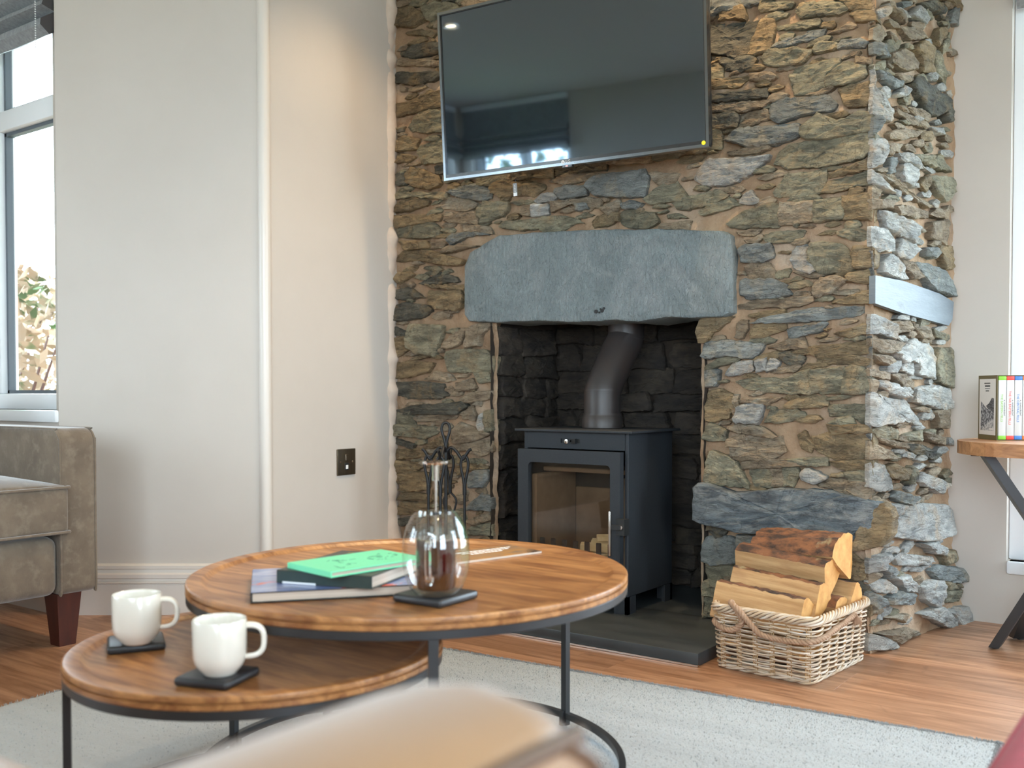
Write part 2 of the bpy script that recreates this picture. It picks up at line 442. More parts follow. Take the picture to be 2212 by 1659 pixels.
# ------------------------------------------------------------------ windows
def window(name, o, xd, w, z0, z1, mulls=(), trans=None, depth=.12, sill=True, blind=None):
    """o: plan corner of the hole on the inner face, xd: direction along the wall; outside is to the left of xd"""
    xd = Vector((xd[0], xd[1], 0)).normalized(); yd = Vector((-xd.y, xd.x, 0))
    root = sempty(name, (o[0], o[1], z0), math.atan2(xd.y, xd.x))
    h = z1-z0; t = .055; a, b = depth-.035, depth+.03
    fr = G()
    for lo, hi in (((0, 0), (t, h)), ((w-t, 0), (w, h)), ((t, 0), (w-t, t)), ((t, h-t), (w-t, h))):
        fr.rbox((lo[0], a, lo[1]), (hi[0], b, hi[1]), .006, 2)
    fr.obj('window_frame', UPVC, root, smooth=40)
    xs = [t]+[c for m_ in mulls for c in (m_-.035, m_+.035)]+[w-t]
    for m_ in mulls:
        G().rbox((m_-.035, a, t), (m_+.035, b, h-t), .006, 2).obj('mullion', UPVC, root, smooth=40)
    zs = [t, h-t]
    if trans:
        zs = [t, trans-z0-.035, trans-z0+.035, h-t]
        for i in range(0, len(xs), 2):
            G().rbox((xs[i], a, zs[1]), (xs[i+1], b, zs[2]), .006, 2).obj('transom', UPVC, root, smooth=40)
    for i in range(0, len(xs), 2):
        for k in range(0, len(zs), 2):
            p = (xs[i], xs[i+1], zs[k], zs[k+1]); q = .012
            s = G()
            for lo, hi in (((p[0], p[2]), (p[0]+q, p[3])), ((p[1]-q, p[2]), (p[1], p[3])), ((p[0], p[2]), (p[1], p[2]+q)), ((p[0], p[3]-q), (p[1], p[3]))):
                s.box((lo[0], depth-.012, lo[1]), (hi[0], depth+.012, hi[1]))
            s.obj('gasket', GASKET, root)
            G().box((p[0]+.004, depth-.002, p[2]+.004), (p[1]-.004, depth+.002, p[3]-.004)).obj('pane', PANE, root)
    if sill:
        G().rbox((.002, -.012, -.04), (w-.002, depth-.03, 0), .006, 2).obj('window_sill', UPVC, root, smooth=40)
    rz = math.atan2(xd.y, xd.x)
    c = Vector((o[0], o[1], 0))+xd*(w/2)+yd*(depth+.06)
    portal((c.x, c.y, (z0+z1)/2), (PI/2, 0, rz+PI), w, h)
    return root
window('window_1', (-4.15, 1.70), (1, 0), 1.045, WZ0, WZ1, mulls=(.555,), trans=1.675, depth=.075)
window('window_2', (-.57, YA), (1, 0), 1.8, .2, 2.28, mulls=(.62, 1.2), trans=1.70, depth=.07)
window('added_window_7', (XR_, YA-.15), (0, -1), 1.1, .4, 2.25, mulls=(.55,), trans=1.75)  # unseen window, added to throw daylight on the chimney side
window('added_window_3', (XR_, YA-3.1), (0, -1), 1.4, .55, 2.25, mulls=(.7,), trans=1.75)  # unseen window, added to bring more daylight onto the stonework
window('added_window_4', (XR_-.7, YB), (-1, 0), 2.2, .5, 2.25, mulls=(.75, 1.45), trans=1.75)  # unseen rear window, added for frontal light on the fireplace wall
window('window_5', (XR_-5.65, YB), (-1, 0), .85, .75, 2.36, mulls=(.42,))
window('window_6', (XL, YB+.1), (0, 1), 1.2, .75, 2.36, mulls=(.6,))

def blind(o, xd, w, z0, z1, label, chain=True):
    root = thing('roman_blind', label, 'blind', (o[0], o[1], z0), math.atan2(xd[1], xd[0]), 'grey roman blinds')
    d = .045
    prf = [(-.005, z1-z0), (-.005, .2), (-.045, .165), (-.05, .15), (-.012, .13), (-.05, .105), (-.055, .09), (-.012, .075), (-.058, .045), (-.06, .025), (-.03, .0), (-.008, .012), (0, .2), (0, z1-z0)]
    g = G(); n = 14; m = len(prf)
    for i in range(n+1):
        for a, b in prf:
            g.v.append(Vector((w*i/n, a+.003*nz((i*.7, b*9, w)), b+.004*nz((i*.5, a*40, 3+w))))) 
    for i in range(n):
        for k in range(m-1): g.f.append((i*m+k, (i+1)*m+k, (i+1)*m+k+1, i*m+k+1)); g.m.append(0)
    g.f += [tuple(range(m)), tuple(n*m+k for k in range(m-1, -1, -1))]; g.m += [1, 1]
    g.obj('blind_fabric', [BLIND, BLINDD], root, smooth=50)
    g = G().rbox((0, -.03, z1-z0-.01), (w, .01, z1-z0+.03), .005, 2); g.obj('headrail', UPVC, root)
    if chain:
        g = G(); zz = -.05
        while zz < z1-z0:
            g.lathe([(0, -.003), (.0028, 0), (0, .003)], 6, X=Matrix.Translation((w-.012, -.07, zz))); zz += .0075
        g.obj('bead_chain', UPVC, root, clean=False)
    return root
blind((-4.15, 1.72), (1, 0), 1.035, 1.875, 2.30, 'grey roman blind gathered in folds above the armchair window')
blind((-.555, YA+.02), (1, 0), 1.77, 1.895, 2.30, 'grey roman blind over the window behind the small round table')
blind((XR_-5.64, YB+.012), (-1, 0), .90, 2.03, 2.41, 'long grey roman blind on the corner window behind the room', chain=False)
blind((XL+.012, YB+.078), (0, 1), 1.24, 2.03, 2.41, 'long grey roman blind on the side window of the corner', chain=False)

# outside
struct(G().box((-14, -14, -.5), (12, 14, -.3)).obj('ground', GRASS))
def shrub(loc, rx, h, mat, label, n=1100, leaf=.06):
    root = thing('garden_shrub', label, 'shrub', (loc[0], loc[1], -.3), 0, 'shrubs in the garden')
    rnd = random.Random(hash(label) % 1000 + int(loc[0]*100))
    rnd = random.Random(int(abs(loc[0]*977+loc[1]*131)))
    g = G()
    for i in range(n):
        a = rnd.uniform(0, 2*PI); z = rnd.random()**.8; rr = rx*math.sqrt(rnd.random())*(1-.5*z*z)
        c = Vector((math.cos(a)*rr, math.sin(a)*rr, h*(.08+.92*z)))
        u = Vector((rnd.uniform(-1, 1), rnd.uniform(-1, 1), rnd.uniform(-1, 1))).normalized(); w = u.orthogonal().normalized(); s = leaf*rnd.uniform(.5, 1.2)
        g.add([c-u*s, c+w*s*.4, c+u*s, c-w*s*.4], [(0, 1, 2, 3)])
    g.obj('foliage', mat, root, clean=False)
    g = G()
    for i in range(9):
        a = rnd.uniform(0, 2*PI); e = Vector((math.cos(a)*rx*.7, math.sin(a)*rx*.7, h*rnd.uniform(.6, .95)))
        g.tube([(0, 0, 0), e*.5+Vector((0, 0, h*.1)), e], [.02, .012, .004], 5)
    g.obj('stem', MAHOG, root, clean=False)
for i, (x, y, rx, h) in enumerate(((-5.1, 2.45, .52, 1.66), (-6.3, 2.9, .6, 1.75), (-7.4, 3.9, .6, 1.9))):
    shrub((x, y), rx, h, LEAF, ('bronze leaved shrub close outside the armchair window', 'tall bronze shrub at the back of the garden bed', 'low bronze shrub at the end of the garden bed')[i])
for i, (x, y, rx, h) in enumerate(((-4.7, -3.6, .85, 3.3), (-2.7, -4.2, .85, 3.0), (-6.2, -1.4, .85, 3.2))):
    shrub((x, y), rx, h, LEAFG, ('green leafy shrub outside the corner window', 'green shrub beside the rear wall outside', 'green shrub outside the side window of the corner')[i], n=800, leaf=.09)

# ================================================================== STONE WORK
OX0, OX1, OZ = -2.131, -1.315, .972            # fireplace opening
def mortar_grid(name, O, U, V, Nn, lu, lv, step, mat, hole=None, amp=.011, flare=None):
    g = G(); nu, nv = int(lu/step)+1, int(lv/step)+1
    idx = {}
    for j in range(nv+1):
        for i in range(nu+1):
            u, v = lu*i/nu, lv*j/nv
            p = O+U*u+V*v
            h = amp*(nz(p, 11)+.6*nz(p, 27)+.35*nz(p, 60))-.007
            if flare: h += flare(u, v)
            idx[i, j] = len(g.v); g.v.append(p+Nn*h)
    for j in range(nv):
        for i in range(nu):
            u, v = lu*(i+.5)/nu, lv*(j+.5)/nv
            if hole and hole(u, v): continue
            g.f.append((idx[i, j], idx[i+1, j], idx[i+1, j+1], idx[i, j+1])); g.m.append(0)
    return struct(g.obj(name, mat, smooth=180, clean=False))
Ux, Uz, Ny = Vector((1, 0, 0)), Vector((0, 0, 1)), Vector((0, -1, 0))
FO = Vector((-2.66, YF, 0))
wall_fire = mortar_grid('wall_fireplace', FO, Ux, Uz, Ny, 1.848, ZC, .013, MORT,
                        hole=lambda u, v: OX0+.010 < u-2.66 < OX1-.010 and v < OZ)
sd = (BD-BC).normalized(); sN = Vector((sd.y, -sd.x, 0))
def sflare(u, v): return .045*max(0, 1-v/.4)**1.6*(.3+.7*u/.61)
wall_side = mortar_grid('wall_chimney_side', BC+Ny*-.006-sN*.006, sd, Uz, sN, (BD-BC).length+.02, ZC, .013, MORT, flare=sflare)
# recess
REC = G()
yb = 3.15
def recgrid(O, U, V, Nn, lu, lv):
    nu, nv = max(1, int(lu/.03)), max(1, int(lv/.03)); k = len(REC.v)
    for j in range(nv+1):
        for i in range(nu+1):
            p = O+U*(lu*i/nu)+V*(lv*j/nv); REC.v.append(p+Nn*(.012*nz(p, 8)+.006*nz(p, 25)))
    for j in range(nv):
        for i in range(nu):
            a = k+j*(nu+1)+i; REC.f.append((a, a+1, a+nu+2, a+nu+1)); REC.m.append(0)
Uy = Vector((0, 1, 0))
recgrid(Vector((OX0-.004, YF-.012, 0)), Uy, Uz, Ux, yb-YF+.03, 1.02)
recgrid(Vector((OX1+.004, YF-.012, 0)), Uy, Uz, -Ux, yb-YF+.03, 1.02)
recgrid(Vector((OX0-.03, yb, 0)), Ux, Uz, Ny, OX1-OX0+.06, 1.02)
recgrid(Vector((OX0-.03, YF+.05, 1.0)), Ux, Uy, -Uz, OX1-OX0+.06, yb-YF)
wall_rec = struct(REC.obj('wall_recess', SOOTM, smooth=180, clean=False))

RAS = {}
RS = .006
def mark(ras, poly):
    us = [p[0] for p in poly]; vs_ = [p[1] for p in poly]; n = len(poly)
    for j in range(int(min(vs_)/RS), int(max(vs_)/RS)+2):
        y = (j+.5)*RS; xs = []
        for i in range(n):
            a, b = poly[i], poly[(i+1) % n]
            if (a[1] > y) != (b[1] > y): xs.append(a[0]+(b[0]-a[0])*(y-a[1])/(b[1]-a[1]))
        xs.sort()
        for k in range(0, len(xs)-1, 2):
            for i in range(math.floor(xs[k]/RS), math.floor(xs[k+1]/RS)+1): ras.add((i, j))
def stone(poly, O, U, V, Nn, h, mat, parent, back=.03, rs=0, relief=1.0, into=None, mi=0):
    """poly: (u,v) metres in the wall plane -> a rough stone standing h proud of it"""
    n0 = len(poly)
    A = sum(poly[i][0]*poly[(i+1) % n0][1]-poly[(i+1) % n0][0]*poly[i][1] for i in range(n0))
    if A < 0: poly = poly[::-1]
    if parent is not None: mark(RAS.setdefault(parent.name+str(tuple(Nn)), set()), poly)
    Ls = [math.dist(poly[i], poly[(i+1) % n0]) for i in range(n0)]; T = sum(Ls)
    n = max(12, min(56, int(T/(.0105 if into is None else .014))))
    ring = []
    for k in range(n):
        s = T*k/n; i = 0
        while s > Ls[i]: s -= Ls[i]; i += 1
        t = s/Ls[i]; a, b = poly[i], poly[(i+1) % n0]
        ring.append((a[0]+(b[0]-a[0])*t, a[1]+(b[1]-a[1])*t))
    cu = sum(p[0] for p in ring)/n; cv = sum(p[1] for p in ring)/n
    w = max(abs(p[0]-cu) for p in ring); hh = max(abs(p[1]-cv) for p in ring)
    gu, gv = 1+.007/max(.02, w), 1+.007/max(.012, hh)
    if into is not None: gu = gv = 1
    ring = [(cu+(u-cu)*gu+.004*nz((u*60, v*60, rs))+.004*nz((u*150, v*150, rs+2)), cv+(v-cv)*gv+.004*nz((u*60, v*60, rs+9))+.0035*nz((u*150, v*150, rs+4))) for u, v in ring]
    rn = random.Random(rs*7919+int(cu*1000)); ta, tb = rn.uniform(-.10, .10), rn.uniform(-.22, .10)
    ed = min(.3, .0045/max(.016, min(w, hh)))
    if into is None: lev = [(1.0, -back), (1.0, h*.6), (1-ed*.5, h*.92), (1-ed*1.4, h), ((1-ed)*.78, h*1.03), ((1-ed)*.58, h*1.03), ((1-ed)*.38, h*1.05), ((1-ed)*.18, h*1.05)]
    else: lev = [(1.0, -.02), (1.0, h*.6), (1-ed, h), (.5, h)]
    C0 = O+U*cu+V*cv
    g = G(); m = len(lev)
    def P(u, v, z, k):
        q = U*(u-cu)+V*(v-cv)
        if k >= 1:
            z += (u-cu)*ta+(v-cv)*tb
            z += relief*(.0065*nz((u*20, v*52, rs))+.0045*nz((u*50, v*130, rs+3))+.003*nz((u*120, v*260, rs+6)))
            z = max(z, h*.1-.004)
            if parent is not None:                      # worn back towards the corner of the chimney breast
                if parent.name == 'wall_chimney_side': z *= min(1, .15+max(0, u)/.035)
                elif parent.name == 'wall_fireplace' and u > -.86: z *= min(1, .3+max(0, -.812-u)/.05)
        return q+Nn*z
    for k, (s, z) in enumerate(lev):
        for u, v in ring: g.v.append(P(cu+(u-cu)*s, cv+(v-cv)*s, z, k))
    g.v.append(P(cu, cv, h*1.05, 5))
    for k in range(m-1):
        for i in range(n):
            j = (i+1) % n; g.f.append((k*n+i, k*n+j, (k+1)*n+j, (k+1)*n+i)); g.m.append(0)
    for i in range(n): g.f.append(((m-1)*n+i, (m-1)*n+(i+1) % n, m*n)); g.m.append(0)
    if into is not None:
        into.add([p+C0 for p in g.v], g.f, mi); return
    return g.obj('stone', mat, parent, smooth=26, loc=C0, clean=False)
def chips(O, U, V, Nn, parent, u0, u1, v0, v1, ok, kinds, tries, cap, slope=0):
    """small slivers of stone pressed into the joints: too many and too small to pick apart singly"""
    ras = RAS.setdefault(parent.name+str(tuple(Nn)), set()); r_ = random.Random(77); into = G(); n = 0
    for t in range(tries):
        if n >= cap: break
        big = t < tries*.4
        L_, H_ = (r_.uniform(.05, .11), r_.uniform(.016, .030)) if big else (r_.uniform(.022, .06), r_.uniform(.009, .018))
        u, v = r_.uniform(u0, u1-L_), r_.uniform(v0, v1-H_)
        if not ok(u, u+L_, v, v+H_): continue
        a = r_.uniform(-.15, .15)+slope
        pl = [(0, H_*.3), (L_*.25, 0), (L_*.8, H_*.08), (L_, H_*.5), (L_*.75, H_), (L_*.2, H_*.85)]
        pl = [(u+x*math.cos(a)-y*math.sin(a)+r_.uniform(-.1, .1)*H_, v+x*math.sin(a)+y*math.cos(a)+r_.uniform(-.12, .12)*H_) for x, y in pl]
        mine = set(); mark(mine, pl)
        if not mine or len(mine & ras) > .12*len(mine): continue
        ras |= mine; n += 1
        stone(pl, O, U, V, Nn, r_.uniform(.004, .012), None, None, rs=5000+n, into=into, mi=r_.randrange(len(kinds)))
    o = into.obj('stone_chips', [ST[k] for k in kinds], parent, smooth=26, clean=False); o['kind'] = 'stuff'

# outlines traced in enlarged pieces of the photograph: (origin x, y, enlargement, outlines); letter = kind of stone
FRONT = [(1480, 0, 5.005, """d200,270 640,220 770,215 735,320 700,430 650,560 500,580 200,540|o735,360 790,200 930,200 940,330 900,520 730,570 660,560 700,440|o370,60 600,50 610,180 350,190
g800,0 1150,0 1100,50 980,80 780,100 790,40|g1220,20 1560,0 1700,20 1740,90 1600,120 1430,140 1220,165 1180,110|o1580,-30 1960,-30 1990,60 1780,90 1710,20|g940,280 1150,240 1440,200 1430,240 1270,280 1000,300
b1010,430 1260,370 1320,335 1480,310 1460,370 1280,420 1060,470 930,490|g1400,480 1450,440 1600,450 1600,500 1400,550 1380,520|b1615,460 1700,430 1850,410 1950,430 1900,470 1640,500
g830,580 900,530 1150,510 1280,540 1350,530 1250,650 1030,690 880,680 800,620|d360,640 560,590 740,610 690,700 560,740 430,730|t700,800 860,770 970,800 900,840 690,850
g1100,800 1260,710 1650,630 1640,690 1500,800 1495,905 1320,980 1160,990 1130,850|g1510,840 1560,740 1700,670 1900,690 1930,790 1850,840 1680,890 1530,905|o200,870 630,810 640,840 520,910 200,930
d200,1040 480,990 860,950 850,1020 520,1060 200,1090|b930,1110 1060,1060 1290,1055 1500,1020 1600,1110 1580,1170 1250,1220 1000,1300 930,1260 905,1180|o1640,960 1950,870 1950,1110 1750,1130 1700,1060 1680,1000
t200,1170 500,1110 880,1080 820,1130 560,1180 200,1200|d200,1260 470,1220 550,1240 520,1350 200,1390|t570,1240 720,1210 780,1290 620,1360 545,1340|t750,1210 860,1180 870,1260 790,1280
b430,1500 540,1400 720,1380 1190,1330 1210,1440 1060,1500 950,1540 680,1570 600,1550|g1240,1380 1430,1210 1480,1260 1620,1290 1780,1270 1860,1190 1990,1230 1970,1400 1780,1430 1480,1480 1260,1470
g990,1640 1090,1560 1350,1520 2010,1440 2000,1560 1880,1690 1500,1770 1100,1790 950,1750|t440,1640 880,1560 890,1590 740,1640 450,1660|o1800,110 1990,80 2020,170 1860,200 1790,150|t1830,610 1980,620 1960,670 1840,660"""),
(1480, 331, 5.005, """w90,260 220,75 600,45 880,20 860,60 640,240 400,330 190,320|g940,390 1080,240 1500,190 1480,300 1440,400 1200,450 950,440|o1530,210 1700,150 1930,80 1950,160 1720,210 1560,240|g1530,300 1950,200 1990,310 1560,400 1470,400
g-90,490 330,400 440,450 250,540 -60,580|g140,610 420,470 590,540 270,630 170,650|w560,500 680,400 770,510 650,540|g430,760 580,650 880,540 990,560 990,750 560,800|t1005,750 1010,540 1260,530 1365,520 1375,710 1240,730 1030,750
g1380,520 1690,480 1685,680 1440,720 1385,710|o1705,480 1990,440 1970,690 1705,690|t540,850 760,820 780,830 720,870 600,880|t630,930 790,880 800,910 730,960 660,950|g850,880 1000,850 1260,830 1230,900 1100,940 880,940 840,910
g1640,850 1790,790 1930,850 1900,920 1760,910 1650,880|b560,1040 640,1000 880,980 930,1110 800,1160 590,1150|t640,1220 850,1180 930,1260 920,1360 680,1370|b600,1380 920,1370 1040,1410 1120,1510 900,1550 660,1560 590,1520
w1160,1050 1240,980 1305,1010 1285,1090 1380,1260 1300,1280 1180,1240 1150,1150|g1325,1070 1370,990 1500,970 1690,1000 1760,1090 1800,1130 1795,1240 1500,1285 1405,1265 1325,1150|t1160,1290 1280,1280 1480,1300 1380,1340 1280,1320
t1360,1440 1440,1350 1600,1330 1730,1370 1560,1490 1420,1540 1370,1510|o1740,1310 1960,1260 1980,1390 1860,1380 1750,1370|t540,1640 780,1590 1340,1560 1350,1600 1200,1640 560,1660|o1560,1600 1960,1490 1980,1600 1700,1620|o1810,1010 2000,1020 2000,1200 1830,1240 1800,1100"""),
(1480, 662, 5.005, """o110,280 150,140 240,100 500,120 380,220 260,290 230,360 150,370|t530,290 550,170 640,150 640,230 590,320 520,310|o650,90 800,60 1050,40 1030,80 900,110 700,110|b700,170 900,110 1350,30 1900,10 1880,80 1600,120 1300,150 1000,160
o700,260 760,180 1050,190 1050,250 820,310 700,320|b1100,240 1500,180 1430,270 1280,300 1130,330 1110,290|o1600,290 1920,200 1940,290 1760,320|b180,520 210,400 420,380 820,410 750,500 690,550 440,520 240,550|g200,640 320,570 480,540 560,580 430,620 210,670
t880,440 1130,350 1240,340 1290,440 1050,460|o1240,455 1410,440 1370,510 1200,510 1100,490|d980,520 1080,500 1260,540 1240,600 1090,610 1030,570|w420,720 500,620 690,600 710,690 500,740|w740,600 850,570 855,680 760,690|w870,600 910,560 990,610 960,670 870,690
o1420,440 1930,380 1960,500 1750,520 1430,550 1400,500|o1420,570 1760,535 1960,570 1940,620 1650,610 1420,600|b190,700 330,690 320,790 290,850 220,850|g530,820 680,780 1130,780 1240,700 1335,700 1335,930 1000,930 680,890|g1345,700 1695,660 1695,920 1420,930 1345,930
g1705,680 1780,640 1900,670 1980,780 1960,880 1900,930 1705,930|o220,930 330,900 460,960 470,1100 440,1190 290,1240 190,1220 200,1080|t480,970 540,970 550,1070 500,1160 480,1100|o1050,1070 1200,990 1480,980 1510,1070 1300,1085 1100,1090|w510,1220 560,1090 680,1060 810,1080 790,1180 750,1250 560,1250
g850,1240 900,1140 1140,1100 1280,1190 1200,1210 1000,1250|t580,1010 900,990 1020,1000 860,1050 600,1030|g1540,1080 1840,1070 1980,1080 2000,1250 1900,1260 1780,1185 1560,1185|g1530,1260 1620,1210 1780,1200 1810,1260 1640,1270|t440,1320 560,1280 800,1310 960,1390 900,1410 480,1350
g160,1430 240,1270 420,1340 400,1440 280,1450|t430,1440 600,1400 1000,1420 1030,1500 800,1510 450,1500|t480,1530 1040,1530 1050,1580 900,1650 500,1640|o1210,1400 1280,1350 1350,1480 1345,1560 1250,1530|o1355,1420 1520,1385 1760,1400 1990,1390 2010,1600 1870,1640 1600,1650 1380,1530|o1530,1290 1960,1300 1980,1360 1560,1370"""),
(1480, 993, 5.005, """g190,230 210,50 270,-80 480,-10 560,100 640,270 640,300 460,280 250,260|t580,30 760,15 1050,15 1250,65 950,80 600,85|g1070,0 1500,-5 1500,60 1290,60 1110,40|g670,110 850,90 925,200 895,290 740,270 700,200|t890,110 1025,100 1045,270 905,280|g1050,100 1180,100 1200,170 1150,270 1060,270
w1230,170 1300,110 1420,150 1500,200 1380,250 1250,210|o1540,30 1990,20 1990,100 1750,110 1600,70|g1700,150 1980,110 1990,230 1780,220|t1560,220 1940,260 1990,330 1920,420 1600,330 1400,280|d230,760 420,770 390,820 300,850|b190,890 220,860 420,850 530,880 530,1110 280,1130 180,1080 180,1010
g200,1140 480,1140 480,1260 230,1290|g180,1330 360,1300 350,1500 180,1460|g200,1500 400,1480 420,1680 200,1690|t420,1280 800,1250 900,1450 440,1500|b560,830 900,860 1000,1060 560,1100|g950,1100 1500,1030 1540,1200 1000,1260|t930,1290 1500,1230 1600,1460 960,1480|o1560,1060 1750,1020 1960,1150 1900,1300 1600,1210
d1640,1260 1930,1330 1980,1520 1700,1500|o1700,1540 1990,1540 2040,1700 1720,1680|g1040,1520 1660,1500 1650,1660 1050,1670"""),
(1040, 360, 5.005, """o110,170 470,150 640,180 620,240 520,300 400,290 180,310 70,240|t700,150 950,60 1300,60 1150,120 900,170|b780,240 900,200 1090,210 1110,290 950,320 820,330 770,270|w540,350 620,300 720,280 790,320 740,360 560,370|b1110,190 1230,100 1500,60 1720,30 1780,100 1720,300 1560,310 1340,310 1200,290
g1750,340 1850,250 2020,150 2080,170 2190,310 2160,350 1980,360 1880,390 1800,390|t1780,60 2110,60 2060,140 1900,170 1830,120|g-20,380 240,380 230,480 180,520 20,590 -20,590|t420,430 505,410 500,520 410,500|w525,420 690,410 690,500 525,520|t740,380 1130,330 1290,340 1200,420 900,390 760,470
b990,405 1110,400 1120,440 1010,460|t1250,440 1460,350 1475,430 1360,510|b1485,400 1600,370 1700,390 1640,440 1510,440|g190,650 230,600 560,570 640,540 940,540 1060,590 960,600 820,690 650,690 590,660 400,680|o1170,590 1230,540 1440,500 1455,570 1330,620 1200,630|g1465,500 1560,470 1830,490 1870,590 1760,640 1560,640 1475,590
g2060,390 2212,370 2212,440 2100,440|g1990,520 2100,500 2190,540 2000,550|t1920,620 2212,590 2212,660 1900,670"""),
(840, 0, 5.013, """o40,100 200,60 330,130 370,190 240,270 40,260|g340,80 480,20 680,20 730,80 620,110 420,200 370,160|t770,30 1000,-20 1200,-40 1100,60 840,90|t450,290 500,220 640,230 640,290|o150,350 300,310 480,330 430,370 180,370|d90,560 240,480 560,450 560,500 440,560 250,610 100,590
t60,700 80,620 550,640 510,690|d20,850 60,780 300,770 500,760 520,800 440,850 260,900 30,880|o50,1200 60,1120 200,1090 310,1040 600,960 620,1120 350,1170 240,1200 70,1240|g170,1370 260,1240 400,1190 620,1200 620,1390 350,1420 200,1400|o70,1520 120,1470 280,1500 250,1600 70,1620|g260,1640 300,1570 620,1480 640,1740 340,1750"""),
(840, 331, 5.013, """o80,0 250,20 190,80 60,90|o140,230 210,150 330,180 500,240 520,330 400,370 240,350 150,300|d460,140 560,110 640,200 480,200|d60,240 135,200 140,330 60,330|g60,440 300,420 450,420 590,410 590,470 430,470 240,470 60,490|b605,420 740,370 960,330 1080,400 1060,470 920,490 720,460|o30,620 90,530 260,490 400,510 350,560 100,620
t480,570 620,490 780,480 900,530 880,570 770,610|t570,720 700,650 870,620 920,680 930,740 720,740|g920,600 960,540 1108,530 1108,670 1000,730 930,650|o40,760 50,680 530,660 510,720 330,745 60,795|g50,810 200,770 440,750 520,810 490,880 300,900 60,900|t760,770 1060,790 1080,850 790,840|b600,930 660,870 860,855 1060,865 820,900 650,970
t540,1060 600,1010 760,990 940,1000 780,1030 620,1060|o30,1120 110,1070 400,1050 620,1110 780,1140 760,1190 620,1200 300,1160 40,1170|o20,1360 60,1300 210,1290 230,1320 80,1390|d280,1410 400,1350 520,1300 680,1340 730,1380 520,1410|o370,1430 790,1420 770,1460 480,1460|d20,1560 50,1490 190,1460 250,1500 330,1550 120,1580
o390,1500 740,1490 760,1580 750,1660 700,1690 500,1670 380,1610|d10,1669 150,1629 360,1649 430,1699 330,1769 130,1799 20,1799|o60,960 380,950 420,1010 150,1030"""),
(840, 662, 5.013, """g185,290 230,200 540,210 540,300 460,530 260,490 185,440|o20,350 165,335 175,450 60,540 30,440|d20,230 160,270 150,320 20,300|t550,430 600,350 780,240 810,270 740,400 620,450|t820,350 840,220 960,190 1080,180 1060,230 980,300 960,410 830,430|g600,510 680,480 1000,480 1090,560 1080,700 640,700 600,600|o30,620 240,600 450,620 400,700 200,750 40,760
t360,790 500,710 620,740 670,790 600,810|t700,750 830,730 830,750 720,770|t700,840 860,790 910,880 740,910|g890,730 1040,720 1060,800 960,820|d30,930 60,840 300,820 560,850 560,910 620,950 480,990 200,980 60,950|t740,1000 860,940 1070,930 1050,1000 830,1030|d40,1120 250,1080 760,1050 810,1090 700,1160 400,1160 60,1160
t220,1200 450,1170 690,1180 690,1210 480,1230 300,1230|t740,1170 860,1090 900,1180 890,1230 780,1210|w920,1290 960,1180 1000,1170 1005,1340 960,1330|g1012,1160 1080,1120 1080,1340 1020,1350|g30,1320 70,1290 400,1300 510,1320 470,1380 340,1430 220,1400 40,1390|t650,1340 740,1270 830,1300 1060,1380 900,1450 720,1480 660,1470
d30,1440 250,1490 230,1530 30,1480|o360,1500 560,1410 580,1520 420,1530|o40,1560 350,1550 370,1620 50,1650|t660,1510 1000,1460 1060,1470 1090,1560 960,1620 800,1560 670,1570"""),
(840, 993, 7.308, """o50,170 60,30 420,60 480,110 350,190 150,190|o50,330 60,230 480,200 600,260 580,440 380,490 200,460 130,370|b1200,280 1300,190 1480,180 1530,300 1440,420 1250,420|o100,620 200,520 540,560 500,620|o60,800 150,670 420,700 550,680 620,760 400,850 80,850|t750,600 860,500 890,590 800,630|b1240,720 1440,560 1580,620 1570,800 1400,790 1230,780
t1000,600 1150,520 1180,650 1090,690 1000,670|d100,940 500,880 380,1010 130,1030|t1200,960 1540,860 1560,960 1300,1030|g1200,1170 1280,1050 1560,1030 1580,1200|o1020,130 1160,60 1400,80 1530,130 1240,180 1040,230|o640,500 760,460 760,700 640,640|g560,900 1100,800 1150,960 600,1010""")]
